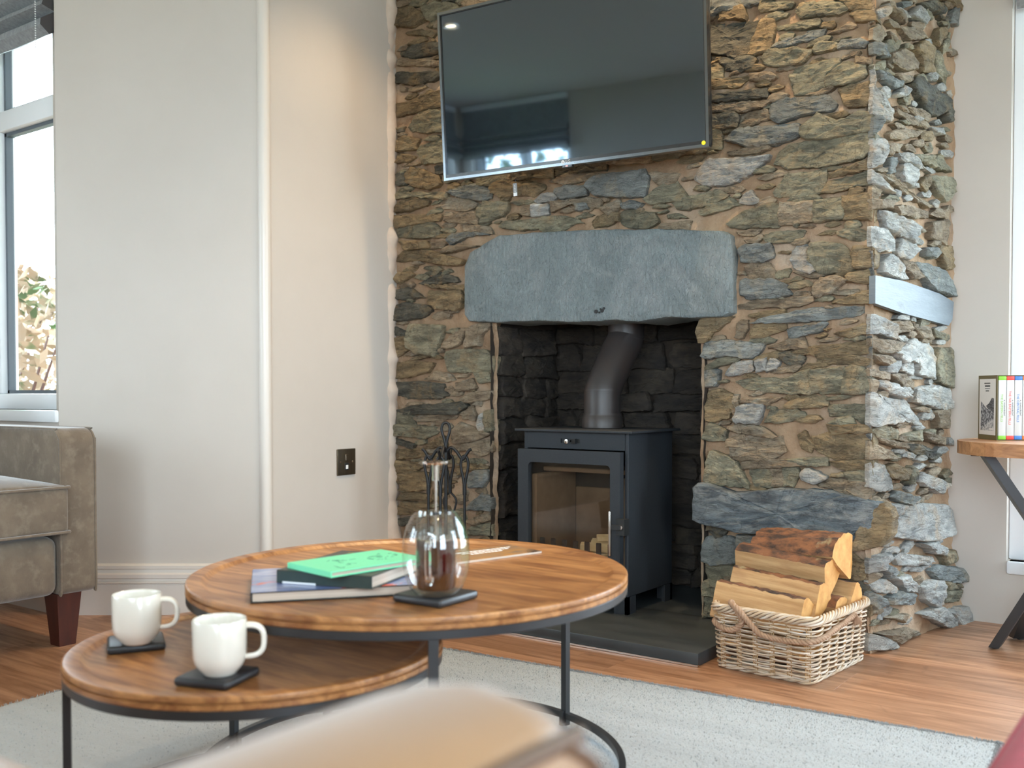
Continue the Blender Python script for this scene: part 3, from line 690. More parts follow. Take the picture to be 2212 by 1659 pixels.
SIDE = [(1850, 0, 5.012, """t150,0 260,0 275,85 170,130|w285,90 390,50 390,130 320,170|t450,60 540,120 580,210 560,220|b560,0 650,10 640,50 570,40|w640,130 740,60 820,130 830,210 790,240 700,180|d780,0 900,10 1010,110 970,130 850,60|d970,150 1050,190 1030,220 980,180|t190,260 300,270 380,360 320,430 220,360|b90,430 160,390 330,480 400,600 280,560 150,490
g345,470 430,420 530,440 520,510 420,555 350,520|t410,575 560,530 640,580 735,660 700,730 560,740 420,650|g565,460 640,480 660,520 580,500|o690,510 770,450 865,500 865,660 885,770 780,740 745,600|g878,510 960,580 1010,800 1000,890 915,760|o930,310 1010,280 1000,370 920,480 890,420|g990,480 1070,340 1060,470 1000,560|w90,780 170,650 160,830 80,830
g240,680 350,650 350,740 270,720|b310,770 380,820 520,890 500,930 420,920 330,840|t480,790 670,830 650,870 520,850|w460,1000 540,935 620,980 550,1030|g560,1045 640,985 640,1100 590,1120|w90,1080 110,890 160,870 310,1020 420,1180 410,1300 330,1260 220,1200 110,1140|d660,900 740,830 850,950 1040,1080 1020,1180 920,1230 840,1210 780,1100 690,960
d1010,1200 1080,1110 1070,1300 1010,1300|t510,1170 700,1290 720,1340 640,1310 530,1220|t620,1150 780,1200 840,1260 790,1290 690,1225|b150,1290 230,1240 340,1290 310,1340 150,1400|t410,1420 540,1390 740,1440 700,1470 560,1490 450,1470|w860,1370 990,1390 980,1450 910,1420|o740,1400 890,1425 870,1500 780,1490|w80,1650 180,1470 340,1500 390,1560 340,1720 240,1790 120,1710|t400,1540 580,1560 520,1620 430,1590|t540,270 720,290 830,400 640,400"""),
(1850, 331, 5.012, """b420,60 490,50 460,190 410,190|w530,200 600,100 750,180 740,240 640,320 560,280|w510,0 640,15 800,150 740,140 560,60|g650,0 980,30 1080,190 900,140 770,70|w90,120 200,190 330,310 420,420 330,375 150,280|g870,240 1070,270 1080,420 1000,510 920,400|t340,190 420,220 560,310 620,400 860,560 800,560 600,420 410,280|o750,310 840,230 865,290 800,390|t110,350 250,350 330,400 300,450 150,430
t470,570 660,575 860,640 860,690 740,680 510,640|w330,620 480,655 600,720 720,800 640,950 540,890 370,790|w70,880 140,770 230,800 380,820 450,920 420,1040 300,1030 110,960|w490,1060 550,930 640,965 720,1040 600,1140 510,1100|w350,1180 400,1110 480,1140 560,1240 580,1350 440,1320 350,1280|w170,1060 230,1130 210,1250 150,1280|t860,760 1050,720 1050,880 1000,990 960,930 850,900
b780,1030 880,1030 920,1080 890,1120 800,1090|b680,1190 800,1200 990,1260 1060,1430 1070,1540 860,1460 760,1320|t870,650 1000,690 1050,700 1050,640 960,600|t560,1160 670,1200 740,1330 640,1330|o920,1010 1080,1020 1080,1240 1000,1230|t160,460 460,520 440,580 190,560"""),
(1850, 662, 5.012, """w50,120 120,90 300,110 460,200 440,330 300,280 160,270 100,190|t465,170 620,170 650,250 500,260|t700,200 840,230 860,330 760,310|g880,260 1060,310 1050,360 910,320|w75,320 100,330 200,620 150,650 100,540|t230,360 430,380 560,400 480,480 330,490 250,440|t240,530 390,540 480,570 470,620 420,640 300,590|w380,640 500,610 470,700 390,690
w450,500 710,360 760,390 840,400 895,470 900,560 895,770 690,720 680,610 590,560 550,600|w520,690 560,630 670,625 660,725|g915,560 960,470 1100,460 1100,700 1070,860 920,790|t120,690 400,720 390,780 130,740|w290,850 340,810 480,850 610,970 500,970 360,900|t430,750 540,740 700,800 700,870 560,850|w710,890 870,870 1050,900 1090,1080 1010,1110 880,1080 690,1030
w100,940 270,970 420,1010 600,1020 660,1100 770,1260 720,1280 560,1240 320,1270 190,1290 150,1140|t130,800 270,820 260,900 140,890|g210,1350 330,1310 500,1340 510,1410 400,1430 280,1400|g590,1400 740,1360 730,1440 600,1440|t760,1370 1000,1420 1010,1490 820,1450|w130,1310 200,1380 170,1460|d610,1510 760,1510 960,1600 900,1640 700,1590|t280,1440 560,1480 600,1530 400,1500
t180,1490 370,1560 460,1640 200,1656|t680,1115 780,1090 880,1110 800,1140|t880,1150 1040,1120 1040,1300 930,1300"""),
(1850, 993, 3.885, """w105,150 130,50 220,40 280,70 340,170 340,240 210,260 120,230|o310,80 370,50 485,90 460,160 340,150|g490,60 550,90 510,190 470,190|w570,190 590,120 730,170 780,200 730,280 620,220|b330,320 390,280 540,320 480,370 400,350|w265,430 280,380 440,390 410,450 320,470|w300,640 320,500 430,470 490,370 800,390 830,460 830,610 700,660 580,670 420,660|t190,350 220,320 300,350 260,370
w570,720 680,690 780,760 740,790 650,780|g720,800 840,770 840,840 760,870|w20,890 160,850 310,800 330,830 250,910 80,960|b250,930 300,900 380,940 290,990|w370,840 400,800 640,820 670,850 520,890 400,890|w90,1080 150,1030 280,1020 340,1070 330,1110 190,1110|b110,1140 250,1170 270,1220 200,1250 110,1230|b290,1170 380,1125 470,1130 450,1200 300,1210|w345,1010 440,980 540,1060 545,1110 430,1100
w555,1080 620,1030 715,1010 710,1150 650,1230 570,1170|b640,950 720,900 860,910 890,1000 800,1020 690,1000|g725,1030 880,1020 880,1060 740,1085|g720,1115 860,1090 830,1170 710,1190|w530,1300 680,1230 770,1330 775,1410 690,1390 590,1330|w775,1260 860,1230 910,1340 800,1390 750,1290|t280,1330 440,1290 400,1350|w90,1520 160,1480 290,1510 330,1560 140,1610|t200,1485 430,1420 560,1440 330,1530|t100,980 240,960 200,1010 90,1050""")]
occF, occS = [], []
def parse(data, O, U, V, Nn, parent, occ, off):
    k = 0
    for ox, oy, sc, s in data:
        for it in s.replace('\n', '|').split('|'):
            it = it.strip()
            if not it: continue
            pl = []
            for q in it[1:].split():
                a, b = q.split(',')
                p = onplane(ox+float(a)/sc, oy+float(b)/sc, O+Nn*off, Nn)-O
                pl.append((max(p.dot(U), .006) if parent is wall_side else min(p.dot(U), -.812), p.dot(V)))
            us = [p[0] for p in pl]; v_ = [p[1] for p in pl]
            occ.append((min(us), max(us), min(v_), max(v_)))
            rn = random.Random(k+len(occ)*31)
            h = rn.uniform(.006, .019)+ (.004 if it[0] in 'wb' else 0)
            cu_, cv_ = sum(us)/len(us), sum(v_)/len(v_)
            if parent is wall_side: h += sflare(cu_, cv_)
            stone(pl, O, U, V, Nn, h, ST[it[0]], parent, back=.012 if parent is wall_side and min(us) < .03 else .045, rs=len(occ))
            k += 1
FOo = Vector((0, YF, 0))
parse(FRONT, FOo, Ux, Uz, Ny, wall_fire, occF, .022)
parse(SIDE, BC, sd, Uz, sN, wall_side, occS, .02)
# the long blue foundation stone at the right jamb
bigp = [(90, 320), (170, 260), (330, 300), (480, 370), (700, 360), (970, 330), (1350, 340), (1600, 370), (1950, 470), (2060, 520), (2030, 760), (1960, 900), (1760, 1000), (1500, 960), (900, 800), (600, 790), (400, 720), (200, 690), (100, 640)]
pl = []
for a, b in bigp:
    p = onplane(1480+a/5.005, 993+b/5.005, FOo+Ny*.04, Ny)-FOo; pl.append((p.x, p.z))
stone(pl, FOo, Ux, Uz, Ny, .042, ST['c'], wall_fire, back=.05, rs=991, relief=1.2)
pl = []
for a, b in ((1800, 985), (1900, 690), (1970, 560), (2110, 500), (2200, 640), (2170, 850), (2080, 940)):
    p = onplane(1480+a/5.005, 993+b/5.005, FOo+Ny*.03, Ny)-FOo; pl.append((p.x, p.z))
stone(pl, FOo, Ux, Uz, Ny, .034, ST['o'], wall_fire, back=.05, rs=992)  # shaded facet of the foundation stone, coloured as a separate ochre stone
# fill the parts of the wall that the photograph hides (behind the screen, low behind tables) with courses of the same stone
rf = random.Random(5)
def fill(occ, O, U, V, Nn, parent, u0, u1, v0, v1, ok, kinds, rows=(.05, .085), lens=(.1, .26), hr=(.006, .018), soot=None, cap=400, lim=.25):
    v = v0; n = 0
    while v < v1-.03:
        hgt = rf.uniform(*rows); u = u0-rf.uniform(0, .1)
        while u < u1:
            w = rf.uniform(*lens); a, b = max(u, u0)+.008, min(u+w, u1)-.008; c, d = v+.006, min(v+hgt, v1)-.006
            u += w
            if b-a < .035 or not ok(a, b, c, d) or n >= cap: continue
            if any(min(b, q[1])-max(a, q[0]) > .012 and min(d, q[3])-max(c, q[2]) > .012 for q in occ): continue
            j = lambda s=.012: rf.uniform(-s, s)
            pl = [(a+j(.006), c+j(.008)), ((a+b)/2+j(), c+j(.008)), (b+j(.006), c+j(.008)), (b+j(.006), (c+d)/2+j()), (b-.01+j(), d+j(.008)), ((a+b)/2+j(), d+j(.008)), (a+.01+j(), d+j(.008)), (a+j(.006), (c+d)/2)]
            stone(pl, O, U, V, Nn, rf.uniform(*hr), soot or ST[rf.choice(kinds)], parent, rs=3000+n); n += 1
        v += hgt
lint = (-2.262, -1.222, .95, 1.275)
def okF(a, b, c, d):
    if c < OZ and b > OX0-.005 and a < OX1+.005: return False
    return not (b > lint[0] and a < lint[1] and d > lint[2] and c < lint[3])
fill(occF, FOo, Ux, Uz, Ny, wall_fire, -2.60, -.82, .01, 2.43, okF, 'ggooddtb', cap=110)
fill(occS, BC, sd, Uz, sN, wall_side, .005, .60, 1.75, 2.43, lambda *a: True, 'wtgbo', cap=40)
chips(FOo, Ux, Uz, Ny, wall_fire, -2.60, -.82, .02, 2.40, okF, 'gootgt', 9000, 260)
chips(BC, sd, Uz, sN, wall_side, .01, .60, .02, 2.40, lambda a, b, c, d: not (c < 1.12 and d > .95), 'twgtw', 4000, 110)
rk = dict(rows=(.06, .1), lens=(.12, .28), hr=(.012, .03), soot=SOOT)
fill([], Vector((OX0, 0, 0)), Uy, Uz, Ux, wall_rec, YF+.025, yb, .04, .97, lambda *a: True, 'd', **rk)
fill([], Vector((OX1, 0, 0)), Uy, Uz, -Ux, wall_rec, YF+.025, yb, .04, .97, lambda *a: True, 'd', **rk)
fill([], Vector((0, yb, 0)), Ux, Uz, Ny, wall_rec, OX0, OX1, .04, .97, lambda *a: True, 'd', **rk)

# lintel: one dressed slate block
lp = []
for u, v in ((1000, 575), (1012, 545), (1040, 528), (1075, 508), (1160, 501), (1240, 497), (1330, 495), (1420, 494), (1500, 496), (1560, 498), (1574, 506), (1580, 560), (1580, 675), (1565, 684), (1500, 687), (1440, 686), (1380, 695), (1320, 692), (1250, 697), (1160, 693), (1080, 697), (1010, 694), (1000, 680)):
    p = onplane(u, v, FOo+Ny*.035, Ny); lp.append((p.x, p.z))
g = G(); n = len(lp); cu, cv = sum(p[0] for p in lp)/n, sum(p[1] for p in lp)/n
fine = []
for i in range(n):
    a, b = lp[i], lp[(i+1) % n]
    k = max(1, int(math.dist(a, b)/.02))
    for t in range(k): fine.append((a[0]+(b[0]-a[0])*t/k+.002*nz((i*3.1, t*1.7, 1)), a[1]+(b[1]-a[1])*t/k+.003*nz((i*3.1, t*1.7, 4))))
n = len(fine)
lev = [(1, -.16), (1, .025), (.985, .034), (.95, .037)]+[(s/10, .037) for s in (9, 8, 7, 6, 5, 4, 3, 2, 1)]
for k, (s, h) in enumerate(lev):
    for u, v in fine:
        uu, vv = cu+(u-cu)*s, cv+(v-cv)*(s if k < 4 else s)
        e = abs(uu-cu)/.5
        hh = h+(.0 if k < 2 else .0025*nz((uu*20, 0, vv*12))+.0035*max(0, e-.45)*nz((uu*70, 3, vv*35)))
        g.v.append(Vector((uu, YF-hh, vv)))
for k in range(len(lev)-1):
    for i in range(n):
        j = (i+1) % n; g.f.append((k*n+i, k*n+j, (k+1)*n+j, (k+1)*n+i)); g.m.append(0)
g.f.append(tuple((len(lev)-1)*n+i for i in range(n))); g.m.append(0)
g.f.append(tuple(reversed(range(n)))); g.m.append(0)
lintel = g.obj('lintel', SLATE, wall_fire, smooth=35)
g = G()
for u, v, r in ((1287, 673, .006), (1300, 671, .006), (1304, 666, .004), (1294, 675, .003), (1297, 668, .003)):
    p = onplane(u, v, FOo+Ny*.0385, Ny)
    g.lathe([(0, .001), (r, .001), (r*1.1, -.004)], 10, X=Matrix.Translation(p) @ Matrix.Rotation(PI/2, 4, 'X'))
g.obj('drill_hole', BLACK, lintel)
# cut slate slab let into the chimney side
g = G(); sp = []
for u, v in ((1879, 590), (1960, 606), (2040, 634), (2069, 652), (2066, 690), (2058, 703), (1960, 676), (1882, 652)):
    p = onplane(u, v, BC+sN*.026, sN)-BC; sp.append((max(p.dot(sd), 0), p.z))
g.prism(sp, -.004, .014, axis='y', X=frame(BC, sd, sN, Uz))
g.obj('slate_slab', SHELF, wall_side)

# plaster skim broken off raggedly where the side wall meets the stone
g = G(); nn = 170; thick = .016
for i in range(nn+1):
    z = ZC*i/nn
    ub = 846+8*nz((0, z*9, 2))+5*nz((0, z*24, 7))+ (10*max(0, .4-z)/.4)
    xe = onplane(ub, 500, FOo+Ny*.03, Ny).x
    for dx, dy in ((-.05, .0), (-.05, -thick*2.4), (xe+2.61-.018, -thick*2.3), (xe+2.61-.004, -thick*1.6), (xe+2.61, -.004), (xe+2.61-.012, .02)):
        g.v.append(Vector((-2.61+dx, YF-.008+dy+.003*nz((dx*30, z*30, 0)), z)))
for i in range(nn):
    for k in range(5): g.f.append((i*6+k, (i+1)*6+k, (i+1)*6+k+1, i*6+k+1)); g.m.append(0)
g.obj('plaster_edge', PLAST, wall_left, smooth=50)
# hearth
g = G().rbox((-2.30, 2.345, 0), (-1.139, YF+.005, .035), .003, 2)
g.box((OX0-.01, YF, 0), (OX1+.01, yb+.02, .035))
hearth = tag(g.obj('hearth_slab', HEARTH, smooth=30), 'thin black slate hearth slab under the wood stove', 'hearth')
G().box((-2.30, 2.337, .001), (-1.136, 2.345, .006)).obj('edge_trim', STEEL, hearth)

# ================================================================== WOOD STOVE
SX, SY, SZ = -1.713, 2.628, .035
stove = thing('wood_stove', 'dark grey steel wood burning stove with glazed door on the slate hearth', 'stove', (SX, SY, SZ))
w2, dp, hb, ht_ = .198, .292, .055, .562
g = G().rbox((-w2, 0, hb), (-w2+.012, dp, ht_), .002, 1).rbox((w2-.012, 0, hb), (w2, dp, ht_), .002, 1)
g.box((-w2+.012, dp-.012, hb), (w2-.012, dp, ht_)).box((-w2+.012, 0, hb), (w2-.012, dp-.012, hb+.012)).box((-w2+.012, 0, ht_-.012), (w2-.012, dp-.012, ht_))
# front above the door with the air-slide slot, front below the door
g.box((-w2+.012, 0, .508), (w2-.012, .012, .526)).box((-w2+.012, 0, .540), (w2-.012, .012, ht_-.012)).box((-w2+.012, 0, .526), (-.052, .012, .540)).box((.022, 0, .526), (w2-.012, .012, .540))
g.box((-w2+.012, 0, hb+.012), (w2-.012, .012, .115))
g.obj('body', STOVE, stove, smooth=30)
G().box((-.054, .004, .524), (.024, .011, .542)).obj('air_slot', BLACK, stove)
g = G().lathe([(0, -.030), (.0075, -.028), (.0085, -.024), (.0075, -.020), (.004, -.018), (.004, .005), (0, .005)], 16, X=Matrix.Translation((-.013, 0, .533)) @ Matrix.Rotation(-PI/2, 4, 'X'))
g.obj('air_knob', CHROME, stove, smooth=50)
G().box((-.007, -.008, .525), (.007, .004, .541)).obj('slide_bracket', BLACK, stove)
for sx in (-1, 1):
    for y0 in (0, dp-.05):
        G().box((min(sx*w2, sx*(w2-.012)), y0, 0), (max(sx*w2, sx*(w2-.012)), y0+.05, hb)).box((min(sx*w2, sx*(w2-.05)), y0 if y0 == 0 else dp-.012, 0), (max(sx*w2, sx*(w2-.05)), .012 if y0 == 0 else dp, hb)).obj('leg', STOVE, stove)
G().rbox((-.222, -.022, ht_), (.222, dp+.012, ht_+.008), .0015, 1).obj('top_plate', STOVE, stove, smooth=30)
# door: slab with a rounded window
def rrect(a, b, c, d, r, n=5):
    out = []
    for cx_, cz_, s in ((b-r, d-r, 0), (a+r, d-r, 90), (a+r, c+r, 180), (b-r, c+r, 270)):
        for k in range(n+1):
            t = R(s+90*k/n); out.append((cx_+r*math.cos(t), cz_+r*math.sin(t)))
    return out
def holed(outer, inner, y0, y1):
    g = G(); n = len(outer)
    v = [(p[0], y0, p[1]) for p in outer]+[(p[0], y0, p[1]) for p in inner]+[(p[0], y1, p[1]) for p in outer]+[(p[0], y1, p[1]) for p in inner]
    f = []
    for i in range(n):
        j = (i+1) % n
        f += [(i, j, n+j, n+i), (2*n+i, 3*n+i, 3*n+j, 2*n+j), (i, 2*n+i, 2*n+j, j), (n+i, n+j, 3*n+j, 3*n+i)]
    return g.add(v, f)
dx0, dx1, dz0, dz1 = -.208, .182, .095, .504
door = holed(rrect(dx0, dx1, dz0, dz1, .002), rrect(-.166, .146, .150, .462, .014), -.022, -.001).obj('door', STOVE, stove, smooth=30)
G().box((-.172, -.008, .144), (.152, -.004, .468)).obj('door_glass', pane_mat('stove_glass', (.93, .88, .82), 1.5), door)
G().rbox((.157, -.052, .185), (.166, -.043, .325), .003, 2).obj('handle', STEEL, door, smooth=40)
G().box((.160, -.046, .268), (.19, -.034, .282)).box((.176, -.034, .250), (.204, -.004, .300)).obj('latch', BLACK, stove)
G().lathe([(0, .004), (.007, .004), (.008, 0)], 12, X=Matrix.Translation((.192, -.034, .275)) @ Matrix.Rotation(PI/2, 4, 'X')).obj('latch_bolt', STEEL, stove)
# firebox
for nm, lo, hi in (('fire_brick', (-w2+.013, .02, hb+.06), (-w2+.035, dp-.03, .42)), ('fire_brick', (w2-.035, .02, hb+.06), (w2-.013, dp-.03, .42)),
                   ('fire_brick', (-w2+.036, dp-.035, hb+.06), (-.002, dp-.013, .36)), ('fire_brick', (.002, dp-.035, hb+.06), (w2-.036, dp-.013, .36)), ('baffle', (-w2+.013, .09, .425), (w2-.013, dp-.013, .44)), ('grate', (-w2+.013, .013, hb+.045), (w2-.013, dp-.013, hb+.06))):
    G().rbox(lo, hi, .003, 1).obj(nm, STOVE if nm == 'grate' else BRICK, stove)
g = G().box((-.16, .012, .115), (.15, .018, .165))
for k in range(7):
    x = -.135+k*.0435; g.rbox((x-.010, .0125, .16), (x+.010, .0175, .212), .0024, 1)
g.obj('log_guard', STOVE, stove)
# flue pipe
fy = .17
g = G().lathe([(.060, .570), (.068, .572), (.068, .606), (.064, .612), (.064, .62)], 40, X=Matrix.Translation((0, fy, 0)))
g.obj('flue_collar', PIPE, stove, smooth=40)
g = G()
pth = [(0, fy, .60), (0, fy, .685), (0, fy+.006, .70), (.004, fy+.03, .74), (.016, fy+.085, .83), (.020, fy+.115, .865), (.021, fy+.121, .885), (.021, fy+.121, .97)]
g.tube(pth, .0615, 36)
pipe = g.obj('flue_pipe', PIPE, stove, smooth=40)
for i, z in ((0, .697), (1, .872)):
    p = (0, fy+.004, .697) if i == 0 else (.0205, fy+.118, .872)
    g = G().tube([Vector(p)-Vector((0, 0, .003)), Vector(p)+Vector((0, 0, .003))], .0632, 36); g.obj('pipe_seam', PIPE, pipe, smooth=40)
g = G().lathe([(.062, .925), (.078, .925), (.082, .93), (.082, .945), (.062, .95)], 36, X=Matrix.Translation((.021, fy+.121, 0))); g.obj('flue_ring', PIPE, stove, smooth=40)
# split kindling laid in the fire box
kd = [((.02, .055, .1545), .17, 0, .028), ((.075, .055, .1545), .17, 6, .026), ((-.0, .11, .1545), .17, -4, .03), ((.055, .105, .1545), .16, 8, .028), ((.045, .05, .184), .145, 4, .028), ((.045, .11, .186), .15, -8, .03), ((.055, .075, .215), .075, 40, .022)]
for i, (p, l, a, t) in enumerate(kd):
    g = G()
    if i in (4, 5): pass
    X = Matrix.Rotation(R(a + (90 if i < 4 else 0)), 4, 'Z')
    L2 = l/2
    g.prism([(-t*.55, -t*.45), (t*.5, -t*.5), (t*.45, t*.4), (-t*.2, t*.5), (-t*.5, t*.2)], -L2, L2, axis='x', X=X)
    o = g.obj('kindling_stick', SPLIT, loc=(SX+p[0], SY+p[1]+.045, SZ+p[2]))
    tag(o, ['split kindling stick under the fire pile, close to the brick lined stove side', 'split kindling stick under the fire pile, close to the door handle', 'split kindling stick under the fire pile, against the rear fire brick', 'split kindling stick under the fire pile, below the small offcut',
            'pale kindling stick lying across the front of the stove fire', 'pale kindling stick lying across the back of the stove fire', 'small kindling offcut on top of the stove fire'][i], 'kindling', 'kindling inside the stove')

# ================================================================== TELEVISION
BLp, BRp, zb = Vector((-2.161, 2.52, 0)), Vector((-1.239, 2.612, 0)), 1.431
tx = (BRp-BLp).normalized(); tw = (BRp-BLp).length; th_ = .545
tn = Vector((tx.y, -tx.x, 0)); tilt = R(4)
tz = (Uz*math.cos(tilt)+tn*math.sin(tilt)); tn2 = tx.cross(tz)          # outward normal = tx x tz points to the room
if tn2.dot(tn) < 0: tn2 = -tn2
tv = thing('television', 'flat black wall mounted television tilted above the slate lintel', 'television', (BLp.x, BLp.y, zb))
TX = frame((0, 0, 0), tx, -tn2, tz)             # local x along, y back, z up
g = holed([(0, 0), (tw, 0), (tw, th_), (0, th_)], [(.011, .019), (tw-.011, .019), (tw-.011, th_-.011), (.011, th_-.011)], -.004, .012)
g.v = [TX @ p for p in g.v]
g.obj('bezel', TVB, tv)
g = holed([(0, 0), (tw, 0), (tw, th_), (0, th_)], [(.0085, .0085), (tw-.0085, .0085), (tw-.0085, th_-.0085), (.0085, th_-.0085)], -.0052, -.0042)
g.v = [TX @ p for p in g.v]
g.obj('bezel_trim', TVG, tv)
G().box((.009, .0, .017), (tw-.009, .004, th_-.009), X=TX).obj('screen', TVS, tv)
G().rbox((.002, .012, .002), (tw-.002, .04, th_-.002), .008, 2, X=TX).obj('back_cover', TVB, tv, smooth=40)
G().box((tw/2-.015, -.004, -.006), (tw/2+.018, .01, 0), X=TX).obj('sensor_bar', TVB, tv)
G().box((tw/2-.004, -.0046, -.0045), (tw/2+.004, -.004, -.0015), X=TX).obj('standby_light', emit('standby_red', (.9, .05, .03), .8), tv)
g = G().lathe([(0, 0), (.0058, 0), (.0058, .0004), (0, .0004)], 20, X=TX @ Matrix.Translation((tw/2-.012, -.0052, .0100)) @ Matrix.Rotation(PI/2, 4, 'X'))
logo = g.obj('logo', WHITE, tv)
text('logo_mark', 'G', .0085, BLACK, logo, TX @ Matrix.Translation((tw/2-.012, -.0058, .0100)) @ Matrix.Rotation(PI/2, 4, 'X'))
text('logo_letters', 'LG', .0135, WHITE, tv, TX @ Matrix.Translation((tw/2+.006, -.0056, .0100)) @ Matrix.Rotation(PI/2, 4, 'X'))
G().lathe([(0, 0), (.0062, 0), (.0062, .0005), (0, .0005)], 16, X=TX @ Matrix.Translation((tw-.016, -.0053, .012)) @ Matrix.Rotation(PI/2, 4, 'X')).obj('sticker', YELL, tv)
G().box((.36, .04, .2), (.58, .075, .36), X=TX).obj('wall_bracket', BLACKM, tv)
# tag hanging below the screen
tp = ony(1112, 396, 2.60)-Vector((BLp.x, BLp.y, zb))
g = G().tube([tp+Vector((.004, 0, .014)), tp+Vector((.002, -.002, .004)), tp], .0012, 5); g.obj('tag_cord', BLACKM, tv)
X = frame(tp, Vector((1, .1, .06)).normalized(), Vector((0, 1, 0)), Vector((-.08, 0, 1)).normalized())
ht = G().box((-.007, -.001, -.042), (.007, .001, .0), X=X).obj('paper_tag', M('tag_grey', (.30, .30, .30), rough=.5), tv)
G().box((-.0065, -.0014, -.042), (.0065, -.001, -.031), X=X).obj('tag_stripe', WHITE, ht)
for k in range(5): G().box((-.002, -.0014, -.028+k*.005), (.002, -.001, -.026+k*.005), X=X).obj('tag_mark', WHITE, ht)

# socket on the side wall
sdir = (SD-SB).normalized(); snr = Vector((sdir.y, -sdir.x, 0))
p = onplane(746.5, 1026, SB, snr)
sk = thing('wall_socket', 'single antique pewter wall socket plate on the plain side wall', 'socket', p, math.atan2(sdir.y, sdir.x))
pc = .047
G().rbox((-pc, -.006, 0), (pc, 0, 2*pc), .002, 2).obj('plate', BRASS, sk, smooth=40)
G().rbox((-.011, -.0075, .018), (.011, -.004, .044), .001, 1).obj('port_frame', BLACK, sk)
G().rbox((-.006, -.0085, .022), (.006, -.005, .036), .001, 1).obj('port', WHITE, sk)
G().rbox((-.007, -.0085, .052), (.007, -.004, .075), .0015, 1).obj('switch', BRASS, sk)
for sx in (-1, 1): G().lathe([(0, .001), (.003, .0008), (.0034, 0)], 10, X=Matrix.Translation((sx*.031, -.006, pc)) @ Matrix.Rotation(PI/2, 4, 'X')).obj('screw', STEEL, sk)

# ================================================================== NESTING TABLES
def table(label, c, Rr, h, rug, legs, ringz, wood=WOOD):
    t = thing('coffee_table', label, 'table', (c[0], c[1], rug), 0)
    H_ = h-rug
    g = G().lathe([(0, H_-.007), (Rr-.040, H_-.007), (Rr-.034, H_-.0055), (Rr-.028, H_-.001), (Rr-.025, H_), (Rr-.003, H_), (Rr-.0005, H_-.0015), (Rr, H_-.0035), (Rr, H_-.0075), (Rr-.0045, H_-.0085), (Rr-.0045, H_-.0105),
                   (Rr, H_-.0115), (Rr, H_-.018), (Rr-.0015, H_-.020), (0, H_-.020)], 128)
    g.obj('tabletop', wood, t, smooth=30)
    def sqring(z0, z1, ro, wd, name):
        G().lathe([(ro-wd, z0), (ro-.001, z0), (ro, z0+.001), (ro, z1-.001), (ro-.001, z1), (ro-wd, z1), (ro-wd, z0)], 96).obj(name, IRON, t, smooth=30)
    sqring(H_-.034, H_-.020, Rr-.001, .012, 'top_ring')
    sqring(ringz, ringz+.013, Rr-.002, .013, 'base_ring')
    for a in legs:
        X = Matrix.Rotation(R(a), 4, 'Z')
        lg = G().box((Rr-.013, -.0075, 0), (Rr-.001, .0075, H_-.034), X=X).obj('leg', IRON, t)
        G().rbox((Rr-.021, -.0055, 0), (Rr-.0135, .0055, .03), .001, 1, X=X).obj('leg_bracket', IRON, lg)
    return t
RZ = .0152
LC, LR, LH = (-1.2384, 1.3492), .3989, .3934
SCn, SR, SH = (-1.3188, 1.0654), .3029, .3050
table('larger round wooden coffee table with books and a glass coffee pot', LC, LR, LH, RZ, (77, 197, 317), .0145)
table('smaller round wooden coffee table with two cream mugs, tucked under its larger neighbour', SCn, SR, SH, RZ, (236, 356, 116), .0005)

# rug
ra = math.atan2(2.164-2.072, -.378+1.782)
rl, rd = 1.965, 1.36
g = G(); nx_, ny_ = 220, 150
for j in range(ny_+1):
    for i in range(nx_+1):
        x, y = rl*i/nx_, -rd*j/ny_
        e = min(i, nx_-i, j, ny_-j)
        jx = .004*nz((x*90, y*90, 5)) if e == 0 else 0
        g.v.append(Vector((x+jx, y+(.004*nz((x*90, y*90, 9)) if e == 0 else 0), (.0105 if e > 0 else .002)+.0016*nz((x*55, y*55, 0)))))
for j in range(ny_):
    for i in range(nx_):
        a = j*(nx_+1)+i; g.f.append((a, a+nx_+1, a+nx_+2, a+1)); g.m.append(0)
rug = g.obj('area_rug', RUG, smooth=180, loc=(-2.335, 2.036, 0), rot=(0, 0, ra), clean=False)
tag(rug, 'pale grey wool area rug under the round coffee tables', 'rug')
# cut pile along the visible borders and middle
g = G(); rp = random.Random(3)
for i in range(52000):
    x = rp.uniform(.002, rl-.002); y = -rd*rp.random()**1.7
    if rp.random() < .12: y = -rp.uniform(-.003, .012)
    if rp.random() < .04: x = rp.choice((rp.uniform(-.003, .01), rl-rp.uniform(-.003, .01)))
    a = rp.uniform(0, PI); s = .0017; dx, dy = math.cos(a)*s, math.sin(a)*s; lx, ly = rp.uniform(-.003, .003), rp.uniform(-.003, .003); hh = rp.uniform(.0115, .0150)
    k = len(g.v)
    g.v += [Vector((x-dx, y-dy, .006)), Vector((x+dx, y+dy, .006)), Vector((x+lx, y+ly, hh))]; g.f.append((k, k+1, k+2)); g.m.append(0)
pile = g.obj('rug_pile', RUG, rug, clean=False); pile['kind'] = 'stuff'

